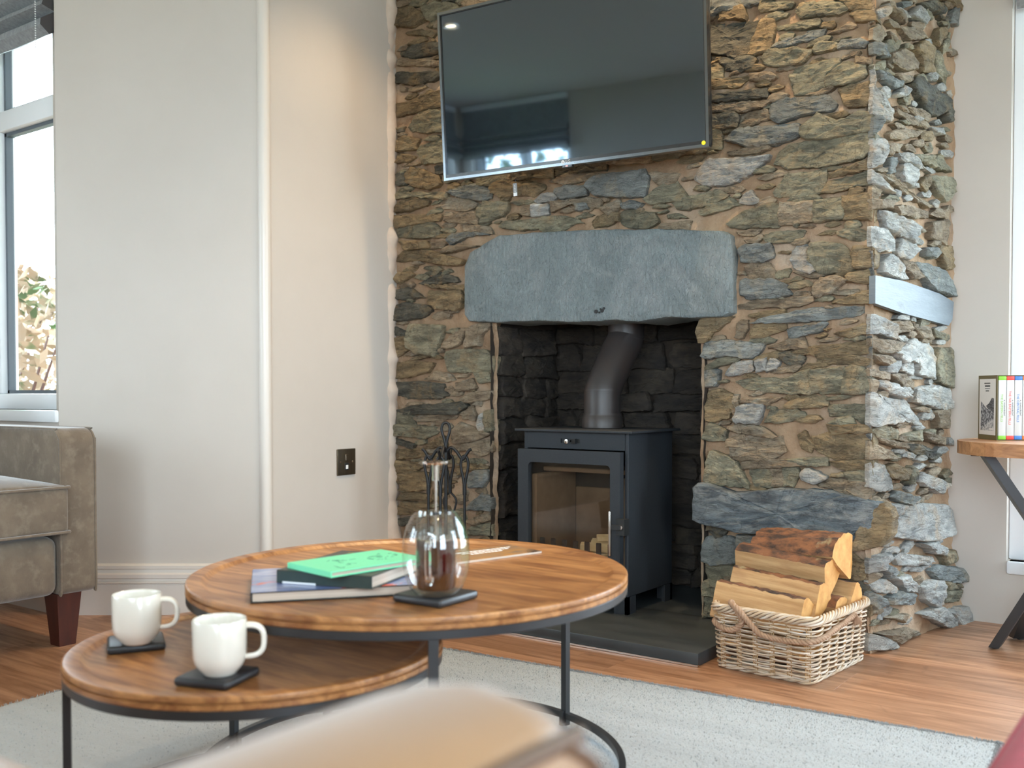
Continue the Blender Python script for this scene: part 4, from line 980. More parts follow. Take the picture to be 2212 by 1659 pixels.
# ------------------------------------------------------------------ coasters, mugs, coffee pot
def coaster(u, v, z, rz, label, s=.05):
    p = onz(u, v, z); o = G().rbox((-s, -s, 0), (s, s, .0135), .0055, 3).obj('coaster', COAST, loc=(p.x, p.y, z), rot=(0, 0, rz), smooth=50)
    tag(o, label, 'coaster', 'black square coasters'); return p
TOPL, TOPS = LH-.007, SH-.007
def mug(p, rz, label):
    t = thing('coffee_mug', label, 'mug', p, rz, 'cream coffee mugs')
    ro, h = .0437, .0855
    prof = [(0, .0035), (.022, .0035), (.024, 0), (.026, 0), (.0285, .004), (.035, .0105), (.0405, .019), (.0430, .029), (ro, .045), (ro, h-.002), (ro-.0012, h), (ro-.0032, h-.001), (ro-.0038, h-.004), (ro-.004, .045), (.039, .026), (.033, .014), (.022, .0085), (0, .008)]
    b = G().lathe(prof, 64).obj('body', CERAM, t, smooth=60)
    pts = []
    for k in range(25):
        s = k/24
        a = PI/2-PI*s
        x = .0405+.031*abs(math.cos(a))**.62 if abs(math.cos(a)) > 1e-6 else .0405
        pts.append((x, 0, .049+.0245*(abs(math.sin(a))**.75)*(1 if math.sin(a) > 0 else -1)))
    G().tube(pts, .0052, 12, flat=.8).obj('handle', CERAM, t, smooth=60)
    G().lathe([(0, .0), (.036, .0)], 24, X=Matrix.Translation((0, 0, .019))).obj('drink', COFFEE, t)
    t.scale = (.874, .874, .945)
    return t
vd = YAW                        # direction "to the right in the picture"
p1 = coaster(294, 1397, TOPS, R(-31), 'black square coaster under the mug at the table rim facing the armchair', .0445)
p2 = coaster(470, 1470, TOPS, R(19), 'black square coaster under the mug next to the larger table', .0445)
p3 = coaster(941, 1296, TOPL, R(2), 'black square coaster under the glass coffee pot')
q1, q2, q3 = onz(296, 1388, TOPS+.0138), onz(475, 1455, TOPS+.0138), onz(942, 1284, TOPL+.0138)
mug(q1, vd+R(16), 'cream mug on the coaster at the table rim facing the armchair')
mug(q2, vd+R(14), 'cream mug on the coaster next to the larger table')
pot = thing('coffee_press', 'double walled glass coffee press half full of black coffee', 'coffee pot', q3, YAW)
outer = [(0, .0015), (.030, .0015), (.034, .003), (.0435, .0145), (.0500, .031), (.0530, .050), (.0535, .070), (.0520, .090), (.0465, .110), (.0390, .124), (.0335, .1305), (.032, .132), (.0305, .130), (.030, .120), (.0318, .098), (.0322, .05), (.0318, .016), (.029, .010), (0, .009)]
G().lathe(outer, 64).obj('glass_body', GLASS, pot, smooth=60)
G().lathe([(0, .0095), (.0285, .0105), (.0311, .017), (.0314, .05), (.0312, .088), (0, .088)], 48).obj('coffee', COFFEE, pot, smooth=40)
G().lathe([(0, .0885), (.0300, .0885), (.0302, .091), (.006, .0915), (0, .0915)], 48).obj('plunger_disc', STEEL, pot, smooth=30)
G().lathe([(0, .088), (.0016, .088), (.0016, .205), (0, .205)], 10).obj('plunger_rod', STEEL, pot, smooth=60)
k_ = G().lathe([(0, .182), (.0052, .182), (.0052, .2075), (.012, .2085), (.0195, .2085), (.0205, .2105), (.0195, .2125), (0, .2125)], 28).obj('plunger_knob', glass_mat('knob_glass', (.98, .95, .92)), pot, smooth=50)
G().lathe([(.0, .127), (.0060, .127), (.006, .131), (0, .131)], 14).obj('lid_collar', BLACK, pot)
pts = [(.0, -.0520, .094), (.0, -.066, .100), (0, -.077, .095), (0, -.0805, .078), (0, -.0795, .055), (0, -.075, .038), (0, -.066, .030), (0, -.052, .036)]
ptsm = []
for i in range(len(pts)-1):
    for k in range(4):
        t = k/4; a, b = Vector(pts[i]), Vector(pts[i+1]); c0 = Vector(pts[max(i-1, 0)]); d0 = Vector(pts[min(i+2, len(pts)-1)])
        ptsm.append(.5*((2*a)+(b-c0)*t+(2*c0-5*a+4*b-d0)*t*t+(3*a-c0-3*b+d0)*t**3))
ptsm.append(Vector(pts[-1]))
G().tube(ptsm, .0048, 12, X=Matrix.Rotation(R(-3), 4, 'Z')).obj('handle', GLASSH, pot, smooth=60)

# ------------------------------------------------------------------ books on the table
def book(name, label, FL, FR, BL, z, t, cover, spine=None, group='books on the coffee table', side='front', soft=False, hard=.0022):
    """FL, FR, BL: plan corners; block of pages in a cover; `side`: where the spine is"""
    FL, FR, BL = (Vector((p[0], p[1], 0)) for p in (FL, FR, BL))
    u = (FR-FL); Lx = u.length; u.normalize(); v = Vector((-u.y, u.x, 0)); Ly = abs((BL-FL).dot(v))
    o = thing(name, label, 'book', (FL.x, FL.y, z), math.atan2(u.y, u.x), group)
    if soft:
        G().box((0, 0, 0), (Lx, Ly, t-.0006)).obj('pages', PAGES, o)
        c = G().box((0, 0, t-.0006), (Lx, Ly, t)).obj('cover', cover, o)
    else:
        e = .003
        G().box((e, e, hard), (Lx-e, Ly-e, t-hard)).obj('pages', PAGES, o)
        if name == 'picture_book':
            G().rbox((0, 0, t-hard), (Lx, Ly, t-.0003), .0006, 1).rbox((0, 0, 0), (Lx, Ly, hard), .0007, 1).obj('board', spine, o)
            c = G().box((.0008, .0008, t-.0003), (Lx-.0008, Ly-.0008, t)).obj('cover', cover, o)
        else:
            g = G().rbox((0, 0, t-hard), (Lx, Ly, t), .0007, 1).rbox((0, 0, 0), (Lx, Ly, hard), .0007, 1)
            c = g.obj('cover', cover, o)
        s = {'front': ((0, 0), (Lx, .0025)), 'back': ((0, Ly-.0025), (Lx, Ly)), 'left': ((0, 0), (.0025, Ly)), 'right': ((Lx-.0025, 0), (Lx, Ly))}[side]
        G().rbox((s[0][0], s[0][1], .0005), (s[1][0], s[1][1], t-.0005), .0008, 1).obj('spine', spine or cover, o)
    return o, Lx, Ly, t, c
PHOTO = M('photo_cover', (.13, .19, .46), (.42, .46, .68), rough=.18, scale=9, stretch=(1, 3, 1), c3=(.75, .10, .04), scale3=10, lo3=.56, hi3=.61, coat=.2, distort=1)
DGREEN = M('dark_green_cloth', (.022, .042, .040), (.03, .05, .046), rough=.45, scale=60)
DTOP = M('dark_jacket', (.035, .037, .036), (.055, .055, .045), rough=.4, scale=8)
MINT = M('mint_cover', (.20, .78, .45), (.18, .74, .42), rough=.5, scale=6)
BROC = M('brochure_cover', (.62, .31, .10), (.30, .22, .17), rough=.25, scale=7, stretch=(1, 4, 1), c3=(.08, .05, .035), scale3=8, lo3=.55, hi3=.7, coat=.3, distort=1)
z0 = TOPL+.0005
fl = onz(541, 1304, z0); fr = onz(896, 1285, z0); u = (fr-fl).normalized(); vv = Vector((-u.y, u.x, 0))
bkB = book('picture_book', 'large picture book with a blue and red cover at the bottom of the pile', fl, fl+u*.262, fl+vv*.215, z0, .0175, PHOTO, M('black_cloth', (.015, .015, .016), rough=.6), side='left')
z1_ = z0+.0178
a = onz(597, 1259, z1_); b = onz(803, 1274, z1_); u = (b-a).normalized(); vv = Vector((-u.y, u.x, 0))
o, Lx, Ly, t, c = book('green_book', 'thick dark green hardback in the middle of the book pile', a, b, a+vv*.215, z1_, .022, DTOP, DGREEN, side='front')
G().box((.012, -.0008, .0005), (.075, 0, .0035)).obj('spine_label', WHITE, o)
rm = random.Random(11)
GOLD = M('gold_print', (.45, .38, .12), rough=.5)
for k in range(46):
    x, y = rm.uniform(.02, Lx-.02), rm.uniform(.1, Ly-.02); G().box((x, y, t), (x+rm.uniform(.003, .012), y+.002, t+.0003)).obj('print_mark', GOLD, c)
z2_ = z1_+.0223
a = onz(715, 1249, z2_); b = onz(878, 1223, z2_); L0 = onz(655, 1223, z2_); u = (b-a).normalized(); vv = Vector((-u.y, u.x, 0))
o, Lx, Ly, t, c = book('mint_book', 'slim mint green hardback on top of the book pile', a, a+u*.195, a+vv*.128, z2_, .0098, MINT, side='left')
DKG = M('dark_green_print', (.03, .16, .10), rough=.6)
for (x0, y0, w_, h_, n_) in ((.03, .012, .05, .032, 9), (.105, .035, .075, .05, 26), (.04, .06, .05, .03, 12)):
    for k in range(n_):
        x, y = x0+rm.random()*w_, y0+rm.random()*h_; l = rm.uniform(.004, .014)
        G().box((0, -.0004, 0), (l, .0004, .0003), X=Matrix.Translation((x, y, t)) @ Matrix.Rotation(rm.choice((0, PI/2, .6, -.5)), 4, 'Z')).obj('print_mark', DKG, c)
a = onz(990, 1216, TOPL+.003); b = onz(1170, 1192, TOPL+.003); u = (b-a).normalized(); vv = Vector((-u.y, u.x, 0))
o, Lx, Ly, t, c = book('brochure', 'glossy orange and brown brochure with white lettering lying flat on the larger table', b-u*.215, b, b-u*.215+vv*.108, TOPL+.0004, .0045, BROC, soft=True)
for r_ in range(3):
    x = .05+.012*r_
    while x < Lx-.02-.02*r_:
        l = rm.uniform(.004, .011); G().box((x, .082-r_*.014, t), (x+l, .088-r_*.014, t+.0003)).obj('print_mark', WHITE, c); x += l+.0025

# ================================================================== LOG BASKET
bo = Vector((-.856, 2.349, 0)); bl = Vector((-1.104, 2.374, 0))
u = (bo-bl).normalized(); rzb = math.atan2(u.y, u.x); BW, BD_, BH = .262, .318, .150
bask = thing('log_basket', 'whitewashed wicker log basket with rope handles beside the hearth', 'basket', (bl.x+.004, bl.y+.004, 0), rzb)
def loop(w0, d0, r, n, grow=0):
    pts = []; Lp = [(r, 0, w0-r, 0), ]
    per = 2*(w0+d0-4*r)+2*PI*r
    for k in range(n):
        s = per*k/n
        segs = [(w0-2*r, 'l', (r, 0), (1, 0)), (PI*r/2, 'a', (w0-r, r), -90), (d0-2*r, 'l', (w0, r), (0, 1)), (PI*r/2, 'a', (w0-r, d0-r), 0), (w0-2*r, 'l', (w0-r, d0), (-1, 0)), (PI*r/2, 'a', (r, d0-r), 90), (d0-2*r, 'l', (0, d0-r), (0, -1)), (PI*r/2, 'a', (r, r), 180)]
        for l, ty, a, b in segs:
            if s <= l+1e-9: break
            s -= l
        if ty == 'l': pts.append((a[0]+b[0]*s, a[1]+b[1]*s, b[1], -b[0]))
        else:
            t = R(b)+s/r; pts.append((a[0]+r*math.cos(t), a[1]+r*math.sin(t), math.cos(t), math.sin(t)))
    return pts, per
NW = 288; pts, per = loop(BW, BD_, .02, NW)
nst = 24
rw = random.Random(2)
rows = 23
for j in range(rows):
    z = .009+j*(BH-.012)/rows
    g = G(); ph = PI*(j % 2); P = []
    sway = rw.uniform(-.0008, .0008); a0 = rw.uniform(0, 6)
    for k, (x, y, nx, ny) in enumerate(pts):
        o_ = .0050*math.sin(nst/2*2*PI*k/NW+ph)+.010*(z/BH)
        zz = z+.0014*math.sin(2*PI*k/NW*5+a0)+sway
        P.append((x+nx*o_, y+ny*o_, zz))
    g.tube(P, [.0026+.0005*nz((k*.3, j*5, 1)) for k in range(NW)], 5, closed=True)
    g.obj('woven_cane', WICK, bask, smooth=70, clean=False)
for k in range(nst):
    i = int((k+.0)*NW/nst); x, y, nx, ny = pts[i]; tx_, ty_ = -ny, nx
    for s in (-1, 0, 1):
        g = G().tube([(x+tx_*s*.0052, y+ty_*s*.0052, .002), (x+tx_*s*.0052+nx*.010, y+ty_*s*.0052+ny*.010, BH+.004)], .0021, 5); g.obj('upright_cane', STAKE, bask, smooth=70, clean=False)
for j in range(6):                                  # plaited rim
    P = []
    for k in range(0, NW):
        x, y, nx, ny = pts[k]; w = 2*PI*k/NW*11+2*PI*j/6
        o_ = .013+.0085*math.cos(w); P.append((x+nx*o_, y+ny*o_, BH+.010+.009*math.sin(w)))
    G().tube(P, .0036, 6, closed=True).obj('rim_cane', WICK, bask, smooth=70, clean=False)
for j in range(3):
    P = []
    for k in range(NW):
        x, y, nx, ny = pts[k]; w = 2*PI*k/NW*9+2*PI*j/3; o_ = .005*math.cos(w); P.append((x+nx*o_, y+ny*o_, .0075+.0042*math.sin(w)))
    G().tube(P, .0030, 5, closed=True).obj('foot_cane', WICK, bask, smooth=70, clean=False)
g = G()
for k in range(13):
    x = .012+k*(BW-.024)/12; g.tube([(x, .006, .008), (x, BD_-.006, .008)], .004, 5)
for k in range(16):
    y = .012+k*(BD_-.024)/15; g.tube([(.006, y, .012), (BW-.006, y, .012)], .004, 5)
g.obj('basket_floor', WICK, bask, smooth=70, clean=False)
def rope(path, name, r=.0074):
    Q = []
    P = [Vector(p) for p in path]
    for i in range(len(P)-1):
        for k in range(8):
            t = k/8; a, b = P[i], P[i+1]; c0 = P[max(i-1, 0)]; d0 = P[min(i+2, len(P)-1)]
            Q.append(.5*((2*a)+(b-c0)*t+(2*c0-5*a+4*b-d0)*t*t+(3*a-c0-3*b+d0)*t**3))
    Q.append(P[-1]); g = G(); arc = 0; S = [[], [], []]
    up_ = Vector((.2, .3, 1)).normalized(); a = None
    for i, q in enumerate(Q):
        t = (Q[min(i+1, len(Q)-1)]-Q[max(i-1, 0)]).normalized()
        a = t.orthogonal().normalized() if a is None else (a-t*a.dot(t)).normalized()
        b = t.cross(a)
        if i: arc += (q-Q[i-1]).length
        for k in range(3):
            w = arc/.030*2*PI+2*PI*k/3; S[k].append(q+(a*math.cos(w)+b*math.sin(w))*r*.55)
    for k in range(3): g.tube(S[k], r*.58, 7)
    return g.obj(name, ROPE, bask, smooth=70, clean=False)
rope([(-.012, .10, BH-.035), (-.014, .05, BH-.03), (-.008, .0, BH-.03), (.02, -.016, BH-.038), (.055, -.02, BH-.040), (.083, -.020, BH-.018), (.075, -.026, BH+.012), (.052, -.020, BH+.030), (.048, -.006, BH+.026)], 'rope_handle')
rope([(.048, -.004, BH+.022), (.060, -.024, BH+.026), (.085, -.030, BH+.012), (.115, -.027, BH-.018), (.14, -.022, BH-.038), (.19, -.019, BH-.043), (.235, -.020, BH-.041), (.268, -.012, BH-.038), (.283, .03, BH-.032), (.285, .09, BH-.022), (.286, .16, BH-.012), (.284, .21, BH-.004)], 'rope_handle')
g = G()
for k in range(60):
    e = Vector((rw.uniform(.27, .295), .215+rw.uniform(0, .03), BH-.028+rw.uniform(-.012, .006)))
    g.tube([(.284, .212, BH-.004), e], .0008, 3)
tas = g.obj('rope_tassel', ROPE, bask, clean=False); tas['kind'] = 'stuff'

# firewood: split logs, faces of bark and cut wood
def log(px_end, depth_y, z, ln, w_, h_, rz, roll, label, bark=(0, 1), tilt=0, rs=0):
    """cross section: wedge with one round bark side on top"""
    rn = random.Random(rs)
    prof = []
    k0 = 13
    for k in range(k0):                              # bark arc over the top of a pie-slice section
        t = 1-2*k/(k0-1); prof.append((-w_/2*t, h_*(.20+.30*math.sqrt(max(0, 1-t*t*.92)))))
    prof += [(w_*.36, h_*.0), (w_*.20, -h_*.25), (w_*.03, -h_*.5), (-w_*.04, -h_*.49), (-w_*.21, -h_*.22), (-w_*.37, h_*.02)]
    n = len(prof); ns = 30; g = G()
    for i in range(ns+1):
        x = -ln/2+ln*i/ns
        for k, (a, b) in enumerate(prof):
            j = .0022*nz((x*22, k*1.3, rs))
            if k < k0: j += .0048*nz((x*38, k*1.1, rs+5))+.003*nz((x*90, k*2.3, rs+8))
            s = 1+j*16
            g.v.append(Vector((x+(.004*nz((k*.6, rs, i*.1)) if i in (0, ns) else 0), a*s, b*s)))
    for i in range(ns):
        for k in range(n):
            j = (k+1) % n; g.f.append((i*n+k, i*n+j, (i+1)*n+j, (i+1)*n+k)); g.m.append(1 if k < k0-1 else 0)
    g.f.append(tuple(range(n-1, -1, -1))); g.m.append(2); g.f.append(tuple(ns*n+k for k in range(n))); g.m.append(2)
    o = g.obj('split_log', [CUT, BARK, LOGEND], smooth=38, loc=(px_end[0], depth_y, z))
    o.rotation_euler = (R(roll), R(tilt), R(rz))
    return tag(o, label, 'log', 'firewood in the log basket')
bx = -.985
log((bx, 0), 2.425, .062, .225, .085, .075, -4, 150, 'split log lying low in the basket against the wicker front', rs=11)
log((bx, 0), 2.515, .062, .225, .085, .08, -4, 30, 'split log lying low in the middle of the basket', rs=12)
log((bx, 0), 2.605, .062, .225, .085, .08, -4, -20, 'split log lying low at the back of the basket', rs=13)
log((bx-.012, 0), 2.418, .158, .250, .090, .105, -5, -42, 'front split log with a smooth pale face above the rope handle', rs=1, tilt=4)
log((bx+.004, 0), 2.487, .186, .250, .090, .110, -5, -40, 'split log with a narrow bark edge stacked second from the front', rs=2, tilt=4)
log((bx+.004, 0), 2.545, .240, .262, .100, .110, -6, -12, 'split log with lichened bark stacked under the top log', rs=3, tilt=4)
log((bx+.030, 0), 2.612, .280, .250, .120, .125, -10, 22, 'topmost log covered in rough reddish bark', rs=4, tilt=-2)
log((bx+.045, 0), 2.560, .150, .225, .075, .085, -5, 8, 'small split log showing its end beside the basket rim', rs=5, tilt=2)
log((bx+.058, 0), 2.628, .175, .225, .070, .095, -5, -60, 'split log leaning at the back corner of the basket', rs=6, tilt=2)

# ================================================================== FIRESIDE COMPANION SET
cp = ony(963, 1010, 2.585)
comp = thing('companion_stand', 'black iron fireside tool stand with looped top on the hearth', 'tool stand', (cp.x, cp.y, .035))
def smooth(pts, n=6):
    P = [Vector(p) for p in pts]; Q = []
    for i in range(len(P)-1):
        for k in range(n):
            t = k/n; a, b = P[i], P[i+1]; c0 = P[max(i-1, 0)]; d0 = P[min(i+2, len(P)-1)]
            Q.append(.5*((2*a)+(b-c0)*t+(2*c0-5*a+4*b-d0)*t*t+(3*a-c0-3*b+d0)*t**3))
    return Q+[P[-1]]
HT = .505
G().lathe([(0, 0), (.085, 0), (.088, .004), (.082, .010), (.02, .016), (.008, .022), (0, .022)], 36).obj('base', BLACKM, comp, smooth=40)
G().tube([(0, 0, .02), (0, 0, HT)], .006, 10).obj('pole', BLACKM, comp, smooth=60)
vr = Vector((math.cos(YAW), math.sin(YAW), 0)); vf = Vector((-math.sin(YAW), math.cos(YAW), 0))
def lp_(c, w, h, n=10):
    c = Vector(c); return smooth([c, c+vr*w*.35+Uz*h*.3, c+vr*w+Uz*h*.68, c+vr*w*.75+Uz*h*.92, c+Uz*h, c-vr*w*.75+Uz*h*.92, c-vr*w+Uz*h*.68, c-vr*w*.35+Uz*h*.3, c], n)
G().tube(lp_((0, 0, HT-.005), .0140, .085), .0050, 8).obj('loop_handle', BLACKM, comp, smooth=60)
arms = [(.066, -8), (.062, 172), (.055, 255), (.055, 80)]
for r_, a in arms:
    d = Matrix.Rotation(R(a)+YAW, 3, 'Z') @ Vector((1, 0, 0))
    G().tube(smooth([(0, 0, HT-.022), d*r_*.28+Uz*(HT-.006), d*r_*.55+Uz*(HT-.018), d*r_*.86+Uz*(HT-.046), d*r_*1.0+Uz*(HT-.04), d*r_*1.22+Uz*(HT-.018), d*r_*1.36+Uz*(HT-.012)], 5), .0056, 8, flat=1).obj('hook_arm', BLACKM, comp, smooth=60)
def tool(kind, label, r_, a):
    d = Matrix.Rotation(R(a)+YAW, 3, 'Z') @ Vector((1, 0, 0)); c = Vector((cp.x, cp.y, .035))+d*r_*1.0
    o = thing('hearth_'+kind, label, 'fire tool', (c.x, c.y, .035+.05), 0, 'fireside tools')
    zt = HT-.045-.05
    G().tube(lp_((0, 0, zt-.105), .0125, .115), .0050, 8).obj('loop_handle', BLACKM, o, smooth=60)
    G().tube([(0, 0, zt-.125), (0, 0, zt-.09)], .0068, 10).obj('grip', BLACKM, o, smooth=60)
    if kind == 'tongs':
        for s in (-1, 1): G().tube(smooth([vr*0+Uz*(zt-.12), vr*s*.022+Uz*(zt-.15), vr*s*.014+Uz*(zt-.20), vr*s*.018+Uz*.12, vr*s*.006+Uz*.03, vr*s*.012]), .0036, 8).obj('tong_arm', BLACKM, o, smooth=60)
    else:
        G().tube([(0, 0, .07), (0, 0, zt-.12)], .0048, 8).obj('shaft', BLACKM, o, smooth=60)
    if kind == 'poker':
        G().tube(smooth([(0, 0, .08), (0, 0, .01), Vector((0, 0, .0))]), .0045, 8).tube(smooth([(0, 0, .05), vr*.015+Uz*.045, vr*.026+Uz*.06]), .004, 8).obj('poker_tip', BLACKM, o, smooth=60)
    if kind == 'shovel':
        g = G(); X = frame((0, 0, 0), vr, vf, Uz)
        g.prism([(-.032, 0), (.032, 0), (.034, .07), (.012, .09), (-.012, .09), (-.034, .07)], -.0015, .0015, axis='y', X=X); g.obj('pan', BLACKM, o)
    if kind == 'brush':
        G().tube([(0, 0, .055), (0, 0, .085)], .02, 16).obj('brush_head', BLACKM, o, smooth=50)
        g = G()
        for k in range(120):
            t = rw.uniform(0, 2*PI); q = .018*math.sqrt(rw.random()); g.tube([(q*math.cos(t), q*math.sin(t), .056), (q*1.3*math.cos(t), q*1.3*math.sin(t), .0)], .0009, 3)
        b_ = g.obj('bristles', BLACKM, o, clean=False); b_['kind'] = 'stuff'
tool('poker', 'slim black poker hanging on the fireside tool stand nearest the stove', *arms[0])
tool('brush', 'black hearth brush hanging on the fireside tool stand beside the plain wall', *arms[1])
tool('shovel', 'black ash shovel hanging at the front of the fireside tool stand', *arms[2])
tool('tongs', 'black hinged fire tongs hanging at the back of the fireside tool stand', *arms[3])

# ================================================================== ARMCHAIR BY THE WINDOW
ac = thing('armchair', 'taupe chenille armchair with piped arms and mahogany legs in front of the window', 'armchair', (-2.68, 1.115, 0), 0)
# local: front at x=0, chair runs back to -x; arms at +-y
def piped_arm(par, back, front, z0, z1, t0, t1, mp, mat, pmat, rf_=.048, dome=.0, pr=.0036):
    """arm drawn as a side profile and carried across its width t0..t1; mp(a, t, z) -> local point"""
    pf_ = [(back, z0), (front-.02, z0)]+[(front-.02+.02*math.sin(R(a)), z0+.02-.02*math.cos(R(a))) for a in range(0, 91, 15)]+[(front-rf_+rf_*math.cos(R(a)), z1-rf_+rf_*math.sin(R(a))) for a in range(0, 91, 10)]
    pf_ += [(front-rf_+(back-front+rf_)*k/8, z1) for k in range(1, 9)]
    g = G(); n_ = len(pf_); W_ = t1-t0; zm = (z0+z1)/2; ts = [0, .004/W_, .010/W_, .25, .5, .75, 1-.010/W_, 1-.004/W_, 1]
    for t in ts:
        ins = .0055 if t in (0, 1) else (.0022 if t < .05 or t > .95 else 0); dm = dome*(1-(2*t-1)**2)
        for a, b in pf_:
            ff = max(0, min(1, (a-back)/(front-back)*1.4-.4)); zz = b+(dm-ins if b > zm else ins*.6)
            g.v.append(Vector(mp(a+(dm*.6-ins)*ff, t0+W_*t, zz)))
    for k in range(len(ts)-1):
        for i in range(n_): g.f.append((k*n_+i, k*n_+(i+1) % n_, (k+1)*n_+(i+1) % n_, (k+1)*n_+i)); g.m.append(0)
    g.f += [tuple(range(n_)), tuple((len(ts)-1)*n_+i for i in range(n_))]; g.m += [0, 0]
    o = g.obj('arm', mat, par, smooth=45)
    e = .004
    for yy in (t0+.003, t1-.003):
        P = [(front-.012, z0+.006), (front-e+.002, z0+.02), (front-e+.002, (z0+z1)/2), (front-e+.002, z1-rf_)]+[(front-rf_+(rf_-e+.002)*math.cos(R(a)), z1-rf_+(rf_-e+.002)*math.sin(R(a))) for a in (20, 45, 70)]+[(front-rf_, z1-e+.002), ((back+front)/2, z1-e+.002), (back+.04, z1-e+.002)]
        G().tube(smooth([mp(a, yy, b) for a, b in P], 5), pr, 7).obj('piping', pmat, o, smooth=60)
def chair_arm(s):
    y0, y1 = (.352, .462) if s > 0 else (-.462, -.352)
    piped_arm(ac, -.78, 0, .15, .622, y0, y1, lambda a, t, z: (a, t, z), FABR, FABR)
chair_arm(1); chair_arm(-1)
G().rbox((-.76, -.352, .15), (-.004, .352, .318), .03, 4).obj('seat_base', FABR, ac, smooth=50)
def cushion(lo, hi, r, dome, name, par, mat, pip=True, axis=2):
    bm = bmesh.new(); g = G(); n = 14
    def sup(t): return math.copysign(abs(t)**.5, t)
    cx_, cy_, cz_ = [(lo[i]+hi[i])/2 for i in range(3)]; hx, hy, hz = [(hi[i]-lo[i])/2 for i in range(3)]
    g.rbox(lo, hi, r, 4)
    o = g.obj(name, mat, par, smooth=60)
    me = o.data; b = bmesh.new(); b.from_mesh(me)
    bmesh.ops.subdivide_edges(b, edges=[e for e in b.edges if e.calc_length() > .12], cuts=9, use_grid_fill=True)
    for v in b.verts:
        a, c, d = (v.co.x-cx_)/hx, (v.co.y-cy_)/hy, (v.co.z-cz_)/hz
        k = [a, c, d]; ax = axis; others = [abs(k[i]) for i in range(3) if i != ax]
        f = (1-min(1, others[0])**4)*(1-min(1, others[1])**4)
        if abs(k[ax]) > .6: v.co[ax] += dome*f*(1 if k[ax] > 0 else -.3)
    b.to_mesh(me); b.free()
    return o
cu = cushion((-.62, -.345, .327), (.018, .372, .462), .016, .035, 'seat_cushion', ac, FABR)
def rectpipe(par, x0, x1, y0, y1, z, mat, r=.0045):
    P = []
    rr = .012
    for cx_, cy_, s in ((x1-rr, y1-rr, 0), (x0+rr, y1-rr, 90), (x0+rr, y0+rr, 180), (x1-rr, y0+rr, 270)):
        for k in range(5): P.append((cx_+rr*math.cos(R(s+22.5*k)), cy_+rr*math.sin(R(s+22.5*k)), z))
    G().tube(P, r, 7, closed=True).obj('piping', mat, par, smooth=60)
rectpipe(cu, -.618, .020, -.347, .374, .457, FABR); rectpipe(cu, -.618, .020, -.347, .374, .331, FABR)
cushion((-.80, -.35, .32), (-.62, .35, .80), .05, .03, 'backrest', ac, FABR, axis=0)
G().rbox((-.86, -.46, .15), (-.78, .46, .74), .03, 4).obj('back_frame', FABR, ac, smooth=50)
for sx, sy in ((-.05, .385), (-.05, -.385), (-.78, .385), (-.78, -.385)):
    g = G(); a, b = .036, .024
    g.add([(sx-b, sy-b, 0), (sx+b, sy-b, 0), (sx+b, sy+b, 0), (sx-b, sy+b, 0), (sx-a, sy-a, .152), (sx+a, sy-a, .152), (sx+a, sy+a, .152), (sx-a, sy+a, .152)], [(3, 2, 1, 0), (4, 5, 6, 7), (0, 1, 5, 4), (1, 2, 6, 5), (2, 3, 7, 6), (3, 0, 4, 7)])
    g.obj('leg', MAHOG, ac)

# ================================================================== TAN LEATHER CHAIR IN THE FOREGROUND
tc = thing('leather_armchair', 'tan leather armchair with dark piping, its arm rounded at the front', 'armchair', (-.62, .02, 0), 0)
for s in (1, -1):
    x0, x1 = (.243, .365) if s > 0 else (-.405, -.272)
    piped_arm(tc, -.36, .405, .10, .556, x0, x1, lambda a, t, z: (t, a, z), LEATH, PIPING, rf_=.055, dome=.016, pr=.0050)
cushion((-.27, -.30, .10), (.228, .39, .30), .03, .0, 'seat_base', tc, LEATH)
cushion((-.268, -.28, .30), (.226, .40, .42), .035, .02, 'seat_cushion', tc, LEATH)
cushion((-.385, -.50, .10), (.385, -.36, .82), .05, .02, 'backrest', tc, LEATH, axis=1)
for sx, sy in ((-.34, .34), (.29, .34), (-.34, -.44), (.29, -.44)):
    G().tube([(sx, sy, 0), (sx, sy, .105)], [.016, .024], 12).obj('leg', MAHOG, tc, smooth=50)
# ------------------------------------------------------------------ red pouffe
pf = thing('pouffe', 'crimson upholstered pouffe at the corner of the rug', 'pouffe', (.11, 1.0, 0), 0)
cushion((-.292, -.27, .02), (.27, .27, .385), .03, .02, 'cushion_body', pf, REDF)
rectpipe(pf, -.291, .269, -.269, .269, .362, REDF, .005)
for sx in (-.2, .2):
    for sy in (-.2, .2): G().tube([(sx, sy, 0), (sx, sy, .03)], .02, 12).obj('foot', MAHOG, pf)

